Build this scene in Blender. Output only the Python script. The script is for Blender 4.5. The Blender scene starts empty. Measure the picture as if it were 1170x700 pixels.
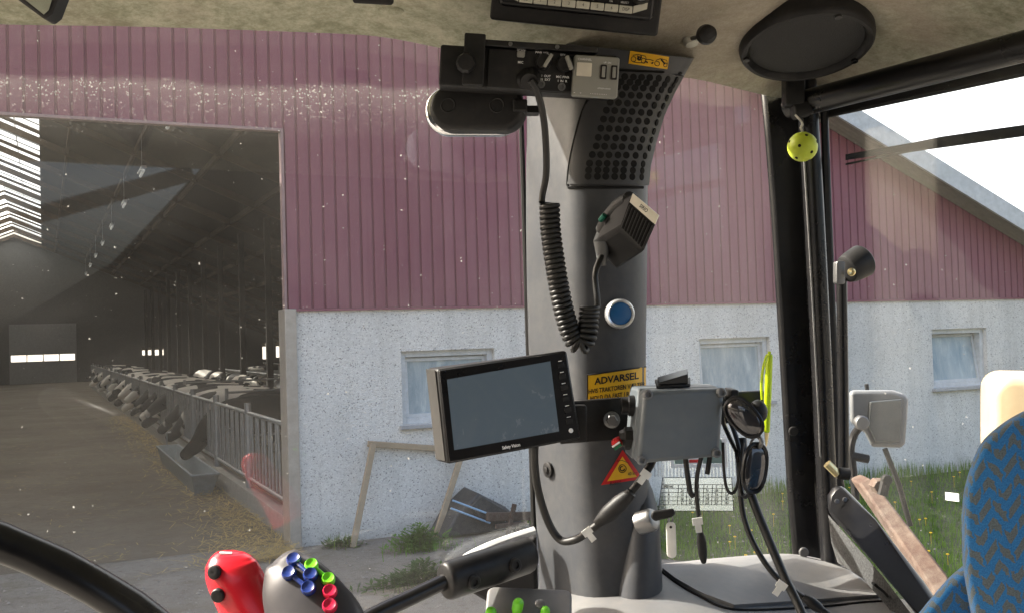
import bpy, math, random
from mathutils import Vector as V, Matrix
from mathutils.bvhtree import BVHTree
random.seed(7)
sc = bpy.context.scene
COL = sc.collection
PI = math.pi
# ------------------------------------------------------------------ camera
FPX, HC = 1150.0, 2.35
TH, PT = math.radians(1.72), math.atan(34/1150)
CF = V((0, math.cos(PT), math.sin(PT))); U0 = V((0, -math.sin(PT), math.cos(PT))); R0 = V((1, 0, 0))
CR = R0*math.cos(TH) - U0*math.sin(TH); CU = R0*math.sin(TH) + U0*math.cos(TH)
CC = V((0, 0, HC))
cd = bpy.data.cameras.new('camera'); cam = bpy.data.objects.new('camera', cd); COL.objects.link(cam)
cd.sensor_width = 36; cd.lens = FPX/1170*36; cd.clip_start = 0.02; cd.clip_end = 3000
cam.matrix_world = Matrix(((CR.x, CU.x, -CF.x, 0), (CR.y, CU.y, -CF.y, 0), (CR.z, CU.z, -CF.z, HC), (0, 0, 0, 1)))
sc.camera = cam
def ray(x, y): return CF + CR*((x-585)/FPX) + CU*((350-y)/FPX)
def P(x, y, d): return CC + ray(x, y)*d
def px(n, d): return n*d/FPX
# ------------------------------------------------------------------ frames and mesh building
class Fr:
    def __init__(s, o, x, y, z): s.o, s.x, s.y, s.z = o, x, y, z
    def p(s, a, b, c=0): return s.o + s.x*a + s.y*b + s.z*c
    def v(s, a, b, c=0): return s.x*a + s.y*b + s.z*c
    def moved(s, a, b, c=0): return Fr(s.p(a, b, c), s.x, s.y, s.z)
def rot(v, ax, a): return Matrix.Rotation(math.radians(a), 3, ax) @ v
def ff(x, y, d, yaw=0, pitch=0, roll=0):
    """frame at a point of the view: x right, y up, z towards the viewer; yaw>0 turns the face to the right, pitch>0 up, roll>0 counter-clockwise"""
    X, Y, Z = CR.copy(), CU.copy(), -CF
    X, Z = rot(X, CU, yaw), rot(Z, CU, yaw)
    ax = X.copy(); Y, Z = rot(Y, ax, -pitch), rot(Z, ax, -pitch)
    az = Z.copy(); X, Y = rot(X, az, roll), rot(Y, az, roll)
    return Fr(P(x, y, d), X, Y, Z)
def fq(tl, tr, bl):
    """frame from three world corners: origin tl, x to tr, y up"""
    x = (tr-tl).normalized(); y = (tl-bl); y = (y - x*y.dot(x)).normalized()
    return Fr(tl, x, y, x.cross(y))
class MB:
    def __init__(s): s.v = []; s.f = []; s.m = []
    def add(s, vs, fs, mi=0):
        n = len(s.v); s.v += [V(q) for q in vs]
        s.f += [tuple(i+n for i in f) for f in fs]; s.m += [mi]*len(fs); return s
    def merge(s, o, mi=None):
        n = len(s.v); s.v += o.v; s.f += [tuple(i+n for i in f) for f in o.f]
        s.m += o.m if mi is None else [mi]*len(o.f); return s
    def box(s, fr, w, h, d, mi=0):
        """box centred at the frame origin"""
        c = [fr.p(a*w/2, b*h/2, e*d/2) for e in (-1, 1) for b in (-1, 1) for a in (-1, 1)]
        return s.add(c, [(0, 2, 3, 1), (4, 5, 7, 6), (0, 1, 5, 4), (2, 6, 7, 3), (0, 4, 6, 2), (1, 3, 7, 5)], mi)
    def loft(s, rings, caps=True, closed=True, mi=0):
        n = len(rings[0]); vs = [q for r in rings for q in r]; fs = []
        for i in range(len(rings)-1):
            for j in range(n if closed else n-1):
                k = (j+1) % n; fs.append((i*n+j, i*n+k, (i+1)*n+k, (i+1)*n+j))
        if caps and closed:
            fs.append(tuple(reversed(range(n)))); fs.append(tuple((len(rings)-1)*n+j for j in range(n)))
        return s.add(vs, fs, mi)
    def prism(s, poly, vec, mi=0): return s.loft([poly, [q+vec for q in poly]], mi=mi)
    def tube(s, pts, r, n=10, mi=0, caps=True):
        pts = [V(q) for q in pts]; m = len(pts); rs = r if isinstance(r, (list, tuple)) else [r]*m
        rings = []; up = None
        for i, q in enumerate(pts):
            t = (pts[min(i+1, m-1)] - pts[max(i-1, 0)]).normalized()
            if up is None:
                up = t.orthogonal().normalized()
            up = (up - t*up.dot(t)); up = up.normalized() if up.length > 1e-6 else t.orthogonal().normalized()
            b = t.cross(up)
            rings.append([q + (up*math.cos(a) + b*math.sin(a))*rs[i] for a in [2*PI*k/n for k in range(n)]])
        return s.loft(rings, caps, mi=mi)
    def lathe(s, fr, prof, n=24, mi=0):
        """profile of (radius, height) round the frame's z"""
        return s.loft([[fr.p(r*math.cos(2*PI*k/n), r*math.sin(2*PI*k/n), h) for k in range(n)] for r, h in prof], mi=mi)
    def disc(s, fr, r, h, n=20, bev=0.15, mi=0): return s.lathe(fr, [(r, 0), (r, h*(1-bev)), (r*(1-bev), h)], n, mi)
    def rrect(s, fr, w, h, d, r, seg=5, mi=0, edge=0.0):
        """rounded rectangle prism centred in xy, from z=0 to z=d, front edge rounded by `edge`"""
        def ring(ww, hh, rr, z):
            out = []
            for cx, cy, a0 in ((1, 1, 0), (-1, 1, 90), (-1, -1, 180), (1, -1, 270)):
                for k in range(seg+1):
                    a = math.radians(a0+90*k/seg)
                    out.append(fr.p(cx*(ww/2-rr)+rr*math.cos(a), cy*(hh/2-rr)+rr*math.sin(a), z))
            return out
        rings = [ring(w, h, r, 0), ring(w, h, r, d-edge)]
        if edge > 0:
            for k in (1, 2, 3):
                a = k*PI/6; e = edge*(1-math.cos(a)); rings.append(ring(w-2*e, h-2*e, max(r-e, 1e-4), d-edge+edge*math.sin(a)))
        return s.loft(rings, mi=mi)
    def sphere(s, fr, rx, ry=None, rz=None, n=20, m=12, mi=0):
        ry = ry or rx; rz = rz or rx
        return s.loft([[fr.p(rx*math.sin(b)*math.cos(2*PI*k/n), ry*math.sin(b)*math.sin(2*PI*k/n), rz*math.cos(b)) for k in range(n)]
                       for b in [PI*(0.001+0.998*i/m) for i in range(m+1)]], mi=mi)
def catmull(pts, k=6):
    pts = [V(q) for q in pts]; out = []; n = len(pts)
    for i in range(n-1):
        a, b, c, d = pts[max(i-1, 0)], pts[i], pts[i+1], pts[min(i+2, n-1)]
        for j in range(k):
            t = j/k; out.append(0.5*((2*b)+(c-a)*t+(2*a-5*b+4*c-d)*t*t+(3*b-a-3*c+d)*t**3))
    return out+[pts[-1]]
INV = {}
def tag(o, label=None, cat=None, group=None, kind=None):
    for k, q in (('label', label), ('category', cat), ('group', group), ('kind', kind)):
        if q: o[k] = q
    return o
def thing(name, loc, label, cat, group=None, ax=None):
    o = bpy.data.objects.new(name, None); COL.objects.link(o); o.empty_display_size = 0.1
    o.location = loc; INV[o.name] = V(loc)
    return tag(o, label, cat, group)
def obj(name, mb, mat, parent=None, bevel=0, smooth=32, base=None, **kw):
    me = bpy.data.meshes.new(name)
    if parent is not None: o0 = INV[parent.name]
    else:
        if base is not None: o0 = V(base)
        else:
            xs = [q.x for q in mb.v]; ys = [q.y for q in mb.v]; zs = [q.z for q in mb.v]
            o0 = V(((min(xs)+max(xs))/2, (min(ys)+max(ys))/2, min(zs)))
    me.from_pydata([tuple(q-o0) for q in mb.v], [], mb.f)
    mats = mat if isinstance(mat, (list, tuple)) else [mat]
    for q in mats: me.materials.append(q)
    if len(mats) > 1: me.polygons.foreach_set('material_index', mb.m)
    me.validate(); me.update()
    bm_fix(me)
    if smooth: me.shade_smooth(); me.set_sharp_from_angle(angle=math.radians(smooth))
    else: me.shade_flat()
    o = bpy.data.objects.new(name, me); COL.objects.link(o)
    if parent is not None: o.parent = parent; INV[o.name] = o0
    else: o.location = o0; INV[o.name] = o0
    if bevel:
        b = o.modifiers.new('bevel', 'BEVEL'); b.width = bevel; b.segments = 2; b.limit_method = 'ANGLE'; b.angle_limit = math.radians(40)
    return tag(o, kw.get('label'), kw.get('cat'), kw.get('group'), kw.get('kind'))
import bmesh
def bm_fix(me):
    b = bmesh.new(); b.from_mesh(me); bmesh.ops.recalc_face_normals(b, faces=b.faces[:]); b.to_mesh(me); b.free()
def bvh(mb): return BVHTree.FromPolygons([tuple(q) for q in mb.v], mb.f)
def hit(bv, x, y, off=0.0, fallback=1.06):
    d = ray(x, y).normalized(); q, n, i, t = bv.ray_cast(CC, d)
    if q is None: return P(x, y, fallback), -CF
    if n.dot(d) > 0: n = -n
    return q + n*off, n
def nframe(q, n):
    x = (CR - n*CR.dot(n)).normalized(); return Fr(q, x, n.cross(x), n)
_tc = {}
def text_mb(s, size, align='CENTER', bold=0.0):
    """flat lettering as 2D points + faces (in units of metres)"""
    c = bpy.data.curves.new('lettering', 'FONT'); c.body = s; c.size = size; c.align_x = align; c.align_y = 'CENTER'; c.resolution_u = 3; c.offset = bold
    o = bpy.data.objects.new('lettering', c); COL.objects.link(o)
    dg = bpy.context.evaluated_depsgraph_get(); me = o.evaluated_get(dg).to_mesh()
    vs = [v.co.copy() for v in me.vertices]; fs = [tuple(p.vertices) for p in me.polygons]
    o.evaluated_get(dg).to_mesh_clear(); bpy.data.objects.remove(o); bpy.data.curves.remove(c)
    return vs, fs
def text(mb, fr, s, size, x=0, y=0, z=0.0006, align='CENTER', bold=0.0, sx=1.0, mi=0):
    vs, fs = text_mb(s, size, align, bold)
    return mb.add([fr.p(x+q.x*sx, y+q.y, z) for q in vs], fs, mi)
# ------------------------------------------------------------------ materials
def srgb(r, g, b): return tuple(((c/255+0.055)/1.055)**2.4 if c > 10 else c/255/12.92 for c in (r, g, b))
class N:
    def __init__(s, name):
        s.m = bpy.data.materials.new(name); s.m.use_nodes = True; s.t = s.m.node_tree; s.b = s.t.nodes.get('Principled BSDF'); s.out = s.t.nodes.get('Material Output'); s._c = None
    def n(s, typ, **kw):
        q = s.t.nodes.new(typ)
        for k, v in kw.items():
            if k.startswith('i_'):
                key = k[2:].replace('_', ' '); q.inputs[key].default_value = v
            else: setattr(q, k, v)
        return q
    def l(s, a, b): s.t.links.new(a, b)
    def co(s, kind='Object'):
        if s._c is None: s._c = s.n('ShaderNodeTexCoord')
        return s._c.outputs[kind]
    def noise(s, scale, detail=4, rough=0.6, vec=None, dist=0.0):
        q = s.n('ShaderNodeTexNoise', i_Scale=scale, i_Detail=detail, i_Roughness=rough, i_Distortion=dist); s.l(vec or s.co(), q.inputs['Vector']); return q.outputs['Fac']
    def voro(s, scale, out='Distance', vec=None, feature='F1'):
        q = s.n('ShaderNodeTexVoronoi', i_Scale=scale, feature=feature); s.l(vec or s.co(), q.inputs['Vector']); return q.outputs[out]
    def ramp(s, fac, stops, interp='LINEAR'):
        q = s.n('ShaderNodeValToRGB'); cr = q.color_ramp; cr.interpolation = interp
        while len(cr.elements) < len(stops): cr.elements.new(0.5)
        for e, (p, c) in zip(cr.elements, stops):
            e.position = p; e.color = (c, c, c, 1) if not isinstance(c, (tuple, list)) else (*c, 1)
        s.l(fac, q.inputs[0]); return q.outputs[0]
    def math(s, op, a, b=None, c=None):
        q = s.n('ShaderNodeMath', operation=op)
        for i, z in enumerate((a, b, c)):
            if z is None: continue
            if isinstance(z, (int, float)): q.inputs[i].default_value = z
            else: s.l(z, q.inputs[i])
        return q.outputs[0]
    def mix(s, fac, a, b, mode='MIX'):
        q = s.n('ShaderNodeMix', data_type='RGBA', blend_type=mode)
        for i, z in ((0, fac), (6, a), (7, b)):
            if isinstance(z, (int, float)): q.inputs[i].default_value = z if i == 0 else (z, z, z, 1)
            elif isinstance(z, tuple): q.inputs[i].default_value = (*z, 1)
            else: s.l(z, q.inputs[i])
        return q.outputs[2]
    def bump(s, h, strength=0.3, dist=0.01):
        q = s.n('ShaderNodeBump', i_Strength=strength, i_Distance=dist); s.l(h, q.inputs['Height']); s.l(q.outputs[0], s.b.inputs['Normal'])
    def set(s, **kw):
        for k, v in kw.items():
            i = s.b.inputs[{'col': 'Base Color', 'rough': 'Roughness', 'metal': 'Metallic', 'spec': 'Specular IOR Level', 'coat': 'Coat Weight', 'alpha': 'Alpha', 'trans': 'Transmission Weight'}.get(k, k)]
            if isinstance(v, tuple): i.default_value = (*v, 1)
            elif isinstance(v, (int, float)): i.default_value = v
            else: s.l(v, i)
        return s
def plastic(name, col, rough=0.45, dust=0.12, bump=0.12, bscale=900, spec=0.5, metal=0.0, var=0.15):
    m = N(name); big = m.noise(9, 5, 0.65); fine = m.noise(120, 3)
    a = tuple(c*(1-var) for c in col); b = tuple(min(1, c*(1+var)) for c in col)
    c1 = m.mix(m.ramp(big, [(0.3, 0.0), (0.7, 1.0)]), a, b)
    d = m.math('MULTIPLY', m.ramp(m.math('MULTIPLY', m.noise(22, 6, 0.7), m.math('ADD', fine, 0.5)), [(0.35, 0.0), (0.75, 1.0)]), dust)
    c2 = m.mix(d, c1, (0.30, 0.27, 0.22))
    m.set(col=c2, metal=metal, spec=spec, rough=m.math('ADD', m.math('MULTIPLY', big, 0.15), rough-0.07))
    if bump: m.bump(m.noise(bscale, 2), bump, 0.0004)
    return m.m
def flat(name, col, rough=0.5, metal=0.0, spec=0.4):
    m = N(name); n = m.noise(60, 4); m.set(col=m.mix(m.ramp(n, [(0.3, 0.0), (0.7, 1.0)]), tuple(c*0.88 for c in col), tuple(min(1, c*1.08) for c in col)), rough=rough, metal=metal, spec=spec); return m.m
M = {}
M['black'] = plastic('black_plastic', (0.009, 0.009, 0.010), 0.48, 0.04, spec=0.3)
M['black_gloss'] = plastic('black_paint', (0.006, 0.006, 0.007), 0.28, 0.02, 0, spec=0.35)
M['black_metal'] = plastic('black_steel', (0.008, 0.008, 0.009), 0.42, 0.05, 0.05, spec=0.3)
M['rubber'] = plastic('black_rubber', (0.010, 0.010, 0.010), 0.45, 0.03, spec=0.4)
M['dark_hole'] = flat('dark_hole', (0.004, 0.004, 0.004), 0.9)
M['pillar'] = plastic('dark_grey_trim', (0.052, 0.055, 0.062), 0.44, 0.08, 0.25, 1500, spec=0.35)
M['grille'] = plastic('grille_trim', (0.030, 0.031, 0.034), 0.5, 0.04, 0.25, 1500)
M['console'] = plastic('grey_console', (0.15, 0.15, 0.155), 0.5, 0.22, 0.3, 1500)
M['grey_box'] = plastic('grey_enclosure', (0.105, 0.122, 0.136), 0.45, 0.08, 0.1)
M['grey_light'] = plastic('light_grey_plastic', (0.115, 0.122, 0.13), 0.5, 0.1)
M['cb_panel'] = plastic('grey_panel', (0.22, 0.22, 0.20), 0.45, 0.1, 0)
M['white'] = flat('white_plastic', (0.72, 0.72, 0.68), 0.45)
M['ivory'] = flat('ivory_keys', (0.52, 0.51, 0.44), 0.4)
M['cream'] = plastic('cream_plastic', (0.36, 0.28, 0.165), 0.4, 0.03, 0)
M['beige'] = flat('beige_display', (0.62, 0.58, 0.49), 0.35)
M['red'] = plastic('red_gloss', (0.55, 0.010, 0.022), 0.22, 0.02, 0)
M['green'] = plastic('green_gloss', (0.16, 0.60, 0.02), 0.3, 0.02, 0)
M['blue'] = plastic('blue_gloss', (0.012, 0.03, 0.16), 0.25, 0.02, 0)
M['blue_cap'] = plastic('blue_cap', (0.012, 0.11, 0.30), 0.35, 0.02, 0)
M['crimson'] = plastic('crimson_gloss', (0.50, 0.012, 0.05), 0.25, 0.02, 0)
M['steel'] = flat('steel', (0.22, 0.22, 0.22), 0.38, 1.0)
M['dull_steel'] = flat('dull_steel', (0.20, 0.20, 0.20), 0.5, 1.0)
M['chrome'] = flat('chrome', (0.85, 0.86, 0.88), 0.12, 1.0)
M['brass'] = flat('brass', (0.75, 0.62, 0.33), 0.3, 1.0)
M['yellow_sticker'] = flat('yellow_sticker', (0.80, 0.44, 0.015), 0.45)
M['ink'] = flat('black_ink', (0.008, 0.006, 0.006), 0.6)
M['red_ink'] = flat('red_ink', (0.55, 0.012, 0.012), 0.5)
M['white_ink'] = flat('white_ink', (0.78, 0.78, 0.78), 0.6)
M['ballyellow'] = flat('neon_plastic', (0.52, 0.62, 0.05), 0.45)
m = N('neon_pen'); m.set(col=(0.68, 0.86, 0.02), rough=0.2); m.b.inputs['Transmission Weight'].default_value = 0.35; M['pen'] = m.m
m = N('monitor_screen'); sm = m.noise(14, 5, .7, dist=1.5); m.set(col=m.mix(m.ramp(sm, [(.5, 0.0), (.75, .16)]), (0.125, 0.17, 0.22), (.28, .28, .28)), rough=m.ramp(sm, [(.35, .10), (.7, .34)]), spec=0.55); M['screen'] = m.m
m = N('smoked_lens'); m.set(col=m.mix(m.ramp(m.noise(25, 1), [(0.4, 0.0), (0.6, 1.0)]), (0.02, 0.025, 0.035), (0.05, 0.045, 0.045)), rough=0.04, spec=0.9, metal=0.25); M['lens'] = m.m
m = N('mirror_glass'); m.set(col=(0.8, 0.85, 0.88), metal=1.0, rough=0.06); M['mirror'] = m.m
# felt headliner: mottled olive grey with grime
m = N('felt_headliner')
fib = m.noise(330, 5, 0.75); blot = m.math('ADD', m.math('MULTIPLY', m.noise(11, 6, 0.7, dist=0.8), 0.5), m.math('MULTIPLY', m.noise(75, 5, 0.75), 0.5)); blot2 = m.noise(2.6, 5, 0.65)
c = m.mix(m.ramp(blot, [(0.42, 0.0), (0.58, 1.0)]), (0.30, 0.31, 0.225), (0.54, 0.535, 0.43))
c = m.mix(m.ramp(blot2, [(0.50, 0.0), (0.64, 0.65)]), c, (0.40, 0.33, 0.28))
c = m.mix(m.ramp(m.noise(28, 5, 0.7), [(0.55, 0.0), (0.75, 0.45)]), c, (0.28, 0.25, 0.19))
c = m.mix(m.ramp(fib, [(0.35, 0.28), (0.6, 0.0)]), c, (0.18, 0.17, 0.11))
m.set(col=c, rough=0.95, spec=0.1); m.bump(fib, 0.5, 0.002); M['felt'] = m.m
m = N('dark_felt'); fib = m.noise(420, 4, 0.8); m.set(col=m.ramp(fib, [(0.35, 0.015), (0.7, 0.11)]), rough=0.95); m.bump(fib, 0.6, 0.002); M['dark_felt'] = m.m
# blue seat fabric with woven grey zigzag
def fabric(name, P1, Q1):
    m = N(name); sx = m.n('ShaderNodeSeparateXYZ'); m.l(m.co('UV'), sx.inputs[0]); X, Y = sx.outputs[0], sx.outputs[1]
    wob = m.math('MULTIPLY', m.math('SUBTRACT', m.noise(160, 2, vec=m.co('UV')), 0.5), 0.006)
    X = m.math('ADD', X, wob); Y = m.math('ADD', Y, wob)
    tri = m.math('ABSOLUTE', m.math('SUBTRACT', m.math('FRACT', m.math('DIVIDE', X, P1)), 0.5))
    zz = m.math('ADD', Y, m.math('MULTIPLY', tri, P1*1.15))
    st = m.math('FRACT', m.math('DIVIDE', zz, Q1))
    gap = m.math('FRACT', m.math('ADD', m.math('DIVIDE', X, P1*0.5), m.math('MULTIPLY', m.math('FLOOR', m.math('DIVIDE', zz, Q1)), 0.5)))
    on = m.math('MULTIPLY', m.math('GREATER_THAN', st, 0.50), m.math('GREATER_THAN', gap, 0.16))
    fz = m.noise(900, 3, 0.8, vec=m.co('UV'))
    blue = m.mix(m.ramp(fz, [(0.3, 0.0), (0.7, 1.0)]), (0.012, 0.085, 0.25), (0.035, 0.22, 0.52))
    gry = m.mix(m.ramp(fz, [(0.3, 0.0), (0.7, 1.0)]), (0.055, 0.075, 0.088), (0.15, 0.18, 0.195))
    m.set(col=m.mix(on, blue, gry), rough=0.95, spec=0.1)
    m.b.inputs['Sheen Weight'].default_value = 0.35
    m.bump(m.math('ADD', fz, m.math('MULTIPLY', on, -0.5)), 0.5, 0.0015); return m.m
M['fabric'] = fabric('blue_zigzag_fabric', 0.0195, 0.0135)
# window glass: clear sheet with a weak mirror, road dust and dried specks
def glass(name, dust=0.03, specks=0.5, streak=None, refl=0.022):
    m = N(name); t = m.t; t.nodes.remove(m.b)
    tr = m.n('ShaderNodeBsdfTransparent'); tr.inputs[0].default_value = (0.955, 0.965, 0.96, 1)
    gl = m.n('ShaderNodeBsdfGlossy'); gl.inputs['Roughness'].default_value = 0.012
    lw = m.n('ShaderNodeLayerWeight', i_Blend=0.5)
    fac = m.math('ADD', m.math('MULTIPLY', m.math('POWER', lw.outputs['Facing'], 4.0), 0.5), refl)
    mx = m.n('ShaderNodeMixShader'); m.l(fac, mx.inputs[0]); m.l(tr.outputs[0], mx.inputs[1]); m.l(gl.outputs[0], mx.inputs[2])
    df = m.n('ShaderNodeBsdfDiffuse'); df.inputs[0].default_value = (0.62, 0.60, 0.56, 1)
    tl = m.n('ShaderNodeBsdfTranslucent'); tl.inputs[0].default_value = (0.62, 0.60, 0.56, 1)
    dd = m.n('ShaderNodeMixShader'); dd.inputs[0].default_value = 0.5; m.l(df.outputs[0], dd.inputs[1]); m.l(tl.outputs[0], dd.inputs[2])
    film = m.math('MULTIPLY', m.ramp(m.noise(2.6, 7, 0.68, dist=0.9), [(0.32, 0.25), (0.7, 1.0)]), dust)
    dv = m.n('ShaderNodeTexNoise', i_Scale=700.0, i_Detail=1.0); m.l(m.co(), dv.inputs['Vector']); dsc = m.n('ShaderNodeVectorMath', operation='MULTIPLY_ADD'); dsc.inputs[1].default_value = (.0035, .0035, .0035); m.l(dv.outputs['Color'], dsc.inputs[0]); m.l(m.co(), dsc.inputs[2])
    q = m.n('ShaderNodeTexVoronoi', i_Scale=200.0); m.l(dsc.outputs[0], q.inputs['Vector'])
    sep = m.n('ShaderNodeSeparateColor'); m.l(q.outputs['Color'], sep.inputs[0])
    dens = m.noise(6, 3)
    size = m.math('MULTIPLY', m.math('POWER', sep.outputs[1], 5.0), 0.15)
    sp = m.math('MULTIPLY', m.math('LESS_THAN', q.outputs['Distance'], m.math('ADD', size, 0.055)), m.math('GREATER_THAN', m.math('ADD', sep.outputs[0], m.math('MULTIPLY', dens, 0.55)), 1.17))
    tot = m.math('ADD', film, m.math('MULTIPLY', sp, specks))
    if streak:
        z0, w = streak; sz = m.n('ShaderNodeSeparateXYZ'); m.l(m.co(), sz.inputs[0])
        dz = m.math('SUBTRACT', m.math('ADD', sz.outputs[2], m.math('MULTIPLY', m.noise(12, 3), 0.03)), z0)
        band = m.ramp(m.math('ADD', m.math('DIVIDE', dz, w), 0.5), [(0.0, 0.0), (0.35, 0.35), (0.62, 1.0), (0.70, 0.0)])
        q3 = m.n('ShaderNodeTexVoronoi', i_Scale=330.0); m.l(dsc.outputs[0], q3.inputs['Vector']); s3 = m.n('ShaderNodeSeparateColor'); m.l(q3.outputs['Color'], s3.inputs[0])
        g = m.math('MULTIPLY', m.math('LESS_THAN', q3.outputs['Distance'], m.math('MULTIPLY', s3.outputs[1], .42)), m.math('GREATER_THAN', m.math('ADD', s3.outputs[0], m.noise(9, 3)), 1.05))
        tot = m.math('ADD', tot, m.math('MULTIPLY', m.math('MULTIPLY', band, m.math('ADD', g, 0.12)), 0.5))
    tot = m.math('MINIMUM', tot, 0.9)
    m2 = m.n('ShaderNodeMixShader'); m.l(tot, m2.inputs[0]); m.l(mx.outputs[0], m2.inputs[1]); m.l(dd.outputs[0], m2.inputs[2])
    m.l(m2.outputs[0], m.out.inputs[0]); return m.m
# ------------------------------------------------------------------ world, sun
SUN_AZ, SUN_EL = -79.0, 38.0
w = bpy.data.worlds.new('World'); sc.world = w; w.use_nodes = True
bg = w.node_tree.nodes['Background']; sky = w.node_tree.nodes.new('ShaderNodeTexSky'); sky.sky_type = 'NISHITA'; sky.sun_disc = False
sky.sun_elevation = math.radians(SUN_EL); sky.sun_rotation = math.radians(SUN_AZ); sky.air_density = 1.0; sky.dust_density = 9.0; sky.ozone_density = 1.0
nt = w.node_tree
def wn(t, **k):
    q = nt.nodes.new(t)
    for a_, b_ in k.items(): setattr(q, a_, b_)
    return q
tcw = wn('ShaderNodeTexCoord'); dotn = wn('ShaderNodeVectorMath', operation='DOT_PRODUCT'); dotn.inputs[1].default_value = V((.50, .84, .22)).normalized(); nt.links.new(tcw.outputs['Generated'], dotn.inputs[0])
nz = wn('ShaderNodeTexNoise'); nz.inputs['Scale'].default_value = 2.6; nz.inputs['Detail'].default_value = 7; nz.inputs['Roughness'].default_value = .6; nt.links.new(tcw.outputs['Generated'], nz.inputs['Vector'])
mm = wn('ShaderNodeMath', operation='MULTIPLY_ADD'); mm.inputs[1].default_value = .5; nt.links.new(nz.outputs['Fac'], mm.inputs[0]); nt.links.new(dotn.outputs['Value'], mm.inputs[2])
rp = wn('ShaderNodeValToRGB'); rp.color_ramp.elements[0].position = .98; rp.color_ramp.elements[1].position = 1.12; nt.links.new(mm.outputs[0], rp.inputs[0])
mxw = wn('ShaderNodeMix', data_type='RGBA'); mxw.inputs[7].default_value = (4.6, 4.65, 4.7, 1); nt.links.new(rp.outputs[0], mxw.inputs[0]); nt.links.new(sky.outputs[0], mxw.inputs[6]); nt.links.new(mxw.outputs[2], bg.inputs[0]); bg.inputs[1].default_value = 0.13
sd = bpy.data.lights.new('sun', 'SUN'); sd.energy = 4.0; sd.angle = math.radians(0.55); sd.color = (1.0, 0.94, 0.85)
sun = bpy.data.objects.new('sun', sd); COL.objects.link(sun)
a, e = math.radians(SUN_AZ), math.radians(SUN_EL)
SV = V((math.sin(a)*math.cos(e), math.cos(a)*math.cos(e), math.sin(e)))
sun.rotation_euler = SV.to_track_quat('Z', 'Y').to_euler(); sun.location = (0, 0, 30)
vs = sc.view_settings; vs.view_transform = 'Standard'; vs.look = 'None'; vs.gamma = 1; vs.use_curve_mapping = False; vs.exposure = 2.2
sc.cycles.use_denoising = True; sc.cycles.max_bounces = 14; sc.cycles.transparent_max_bounces = 24; sc.cycles.diffuse_bounces = 5
sc.cycles.caustics_reflective = False; sc.cycles.sample_clamp_indirect = 6
# ================================================================== OUTSIDE: barn coordinates s (along the gable), t (into the barn), z
AZW = math.radians(65); BA = V((-2.631, 11.616, 0)); BWv = V((math.sin(AZW), math.cos(AZW), 0)); BAv = V((-BWv.y, BWv.x, 0)); ZZ = V((0, 0, 1))
def B(s, t, z): return BA + BWv*s + BAv*t + ZZ*z
def gst(x, y, z=0.0):
    d = ray(x, y); q = CC + d*((z-HC)/d.z) - BA; return q.dot(BWv), q.dot(BAv)
def wst(x, y, t=0.0):
    d = ray(x, y); k = (BA + BAv*t - CC).dot(BAv)/d.dot(BAv); q = CC + d*k - BA; return q.dot(BWv), q.z
def bbox_(mb, s0, s1, t0, t1, z0, z1, mi=0):
    vs = [B(s, t, z) for z in (z0, z1) for t in (t0, t1) for s in (s0, s1)]
    return mb.add(vs, [(0, 2, 3, 1), (4, 5, 7, 6), (0, 1, 5, 4), (2, 6, 7, 3), (0, 4, 6, 2), (1, 3, 7, 5)], mi)
SR, ZR, SL = -4.3, 10.80, 0.42
def zroof(s): return ZR - SL*abs(s-SR)
# -- materials
m = N('pebbledash'); v = m.voro(80, 'Color'); vd = m.voro(80, 'Distance'); sep = m.n('ShaderNodeSeparateColor'); m.l(v, sep.inputs[0])
c = m.ramp(sep.outputs[0], [(0.0, (0.27, 0.26, 0.24)), (0.045, (0.48, 0.46, 0.43)), (0.11, (0.70, 0.675, 0.63)), (0.62, (0.755, 0.73, 0.685)), (1.0, (0.86, 0.84, 0.79))])
c = m.mix(m.ramp(m.noise(0.9, 5, 0.65), [(0.45, 0.0), (0.75, 0.22)]), c, (0.36, 0.35, 0.33))
mps = m.n('ShaderNodeMapping'); mps.inputs['Scale'].default_value = (3.5, 3.5, .35); m.l(m.co(), mps.inputs[0]); c = m.mix(m.ramp(m.noise(1.0, 6, .7, vec=mps.outputs[0]), [(.48, 0.0), (.72, .30)]), c, (.30, .29, .26))
sz = m.n('ShaderNodeSeparateXYZ'); m.l(m.co(), sz.inputs[0])
c = m.mix(m.ramp(m.math('ADD', m.math('DIVIDE', sz.outputs[2], 0.5), m.math('MULTIPLY', m.noise(4, 4), 0.8)), [(0.3, 0.45), (0.95, 0.0)]), c, (0.20, 0.19, 0.165))
m.set(col=c, rough=0.9, spec=0.2); m.bump(m.math('MULTIPLY', vd, -1.0), 0.8, 0.01); M['pebble'] = m.m
m = N('maroon_sheet'); n1 = m.noise(0.7, 5, 0.6); n2 = m.noise(9, 5, 0.7)
mp = m.n('ShaderNodeMapping'); mp.inputs['Scale'].default_value = (5, 5, 0.35); m.l(m.co(), mp.inputs[0]); n3 = m.noise(1.0, 5, 0.7, vec=mp.outputs[0])
dw = m.n('ShaderNodeVectorMath', operation='DOT_PRODUCT'); dw.inputs[1].default_value = BWv; m.l(m.co(), dw.inputs[0]); wnz = m.n('ShaderNodeTexWhiteNoise', noise_dimensions='1D'); m.l(m.math('FLOOR', m.math('DIVIDE', dw.outputs['Value'], 1.0)), wnz.inputs['W'])
c = m.mix(m.math('ADD', m.math('MULTIPLY', m.ramp(n3, [(0.3, 0.0), (0.75, 1.0)]), .6), m.math('MULTIPLY', wnz.outputs['Value'], .4)), (0.190, 0.060, 0.085), (0.262, 0.108, 0.136)); c = m.mix(m.ramp(n2, [(0.6, 0.0), (0.8, 0.3)]), c, (0.34, 0.22, 0.24))
m.set(col=c, rough=0.6, spec=0.3); M['maroon'] = m.m
M['trim_metal'] = plastic('galvanised_trim', (0.40, 0.36, 0.31), 0.45, 0.3, 0, metal=0.3)
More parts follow.
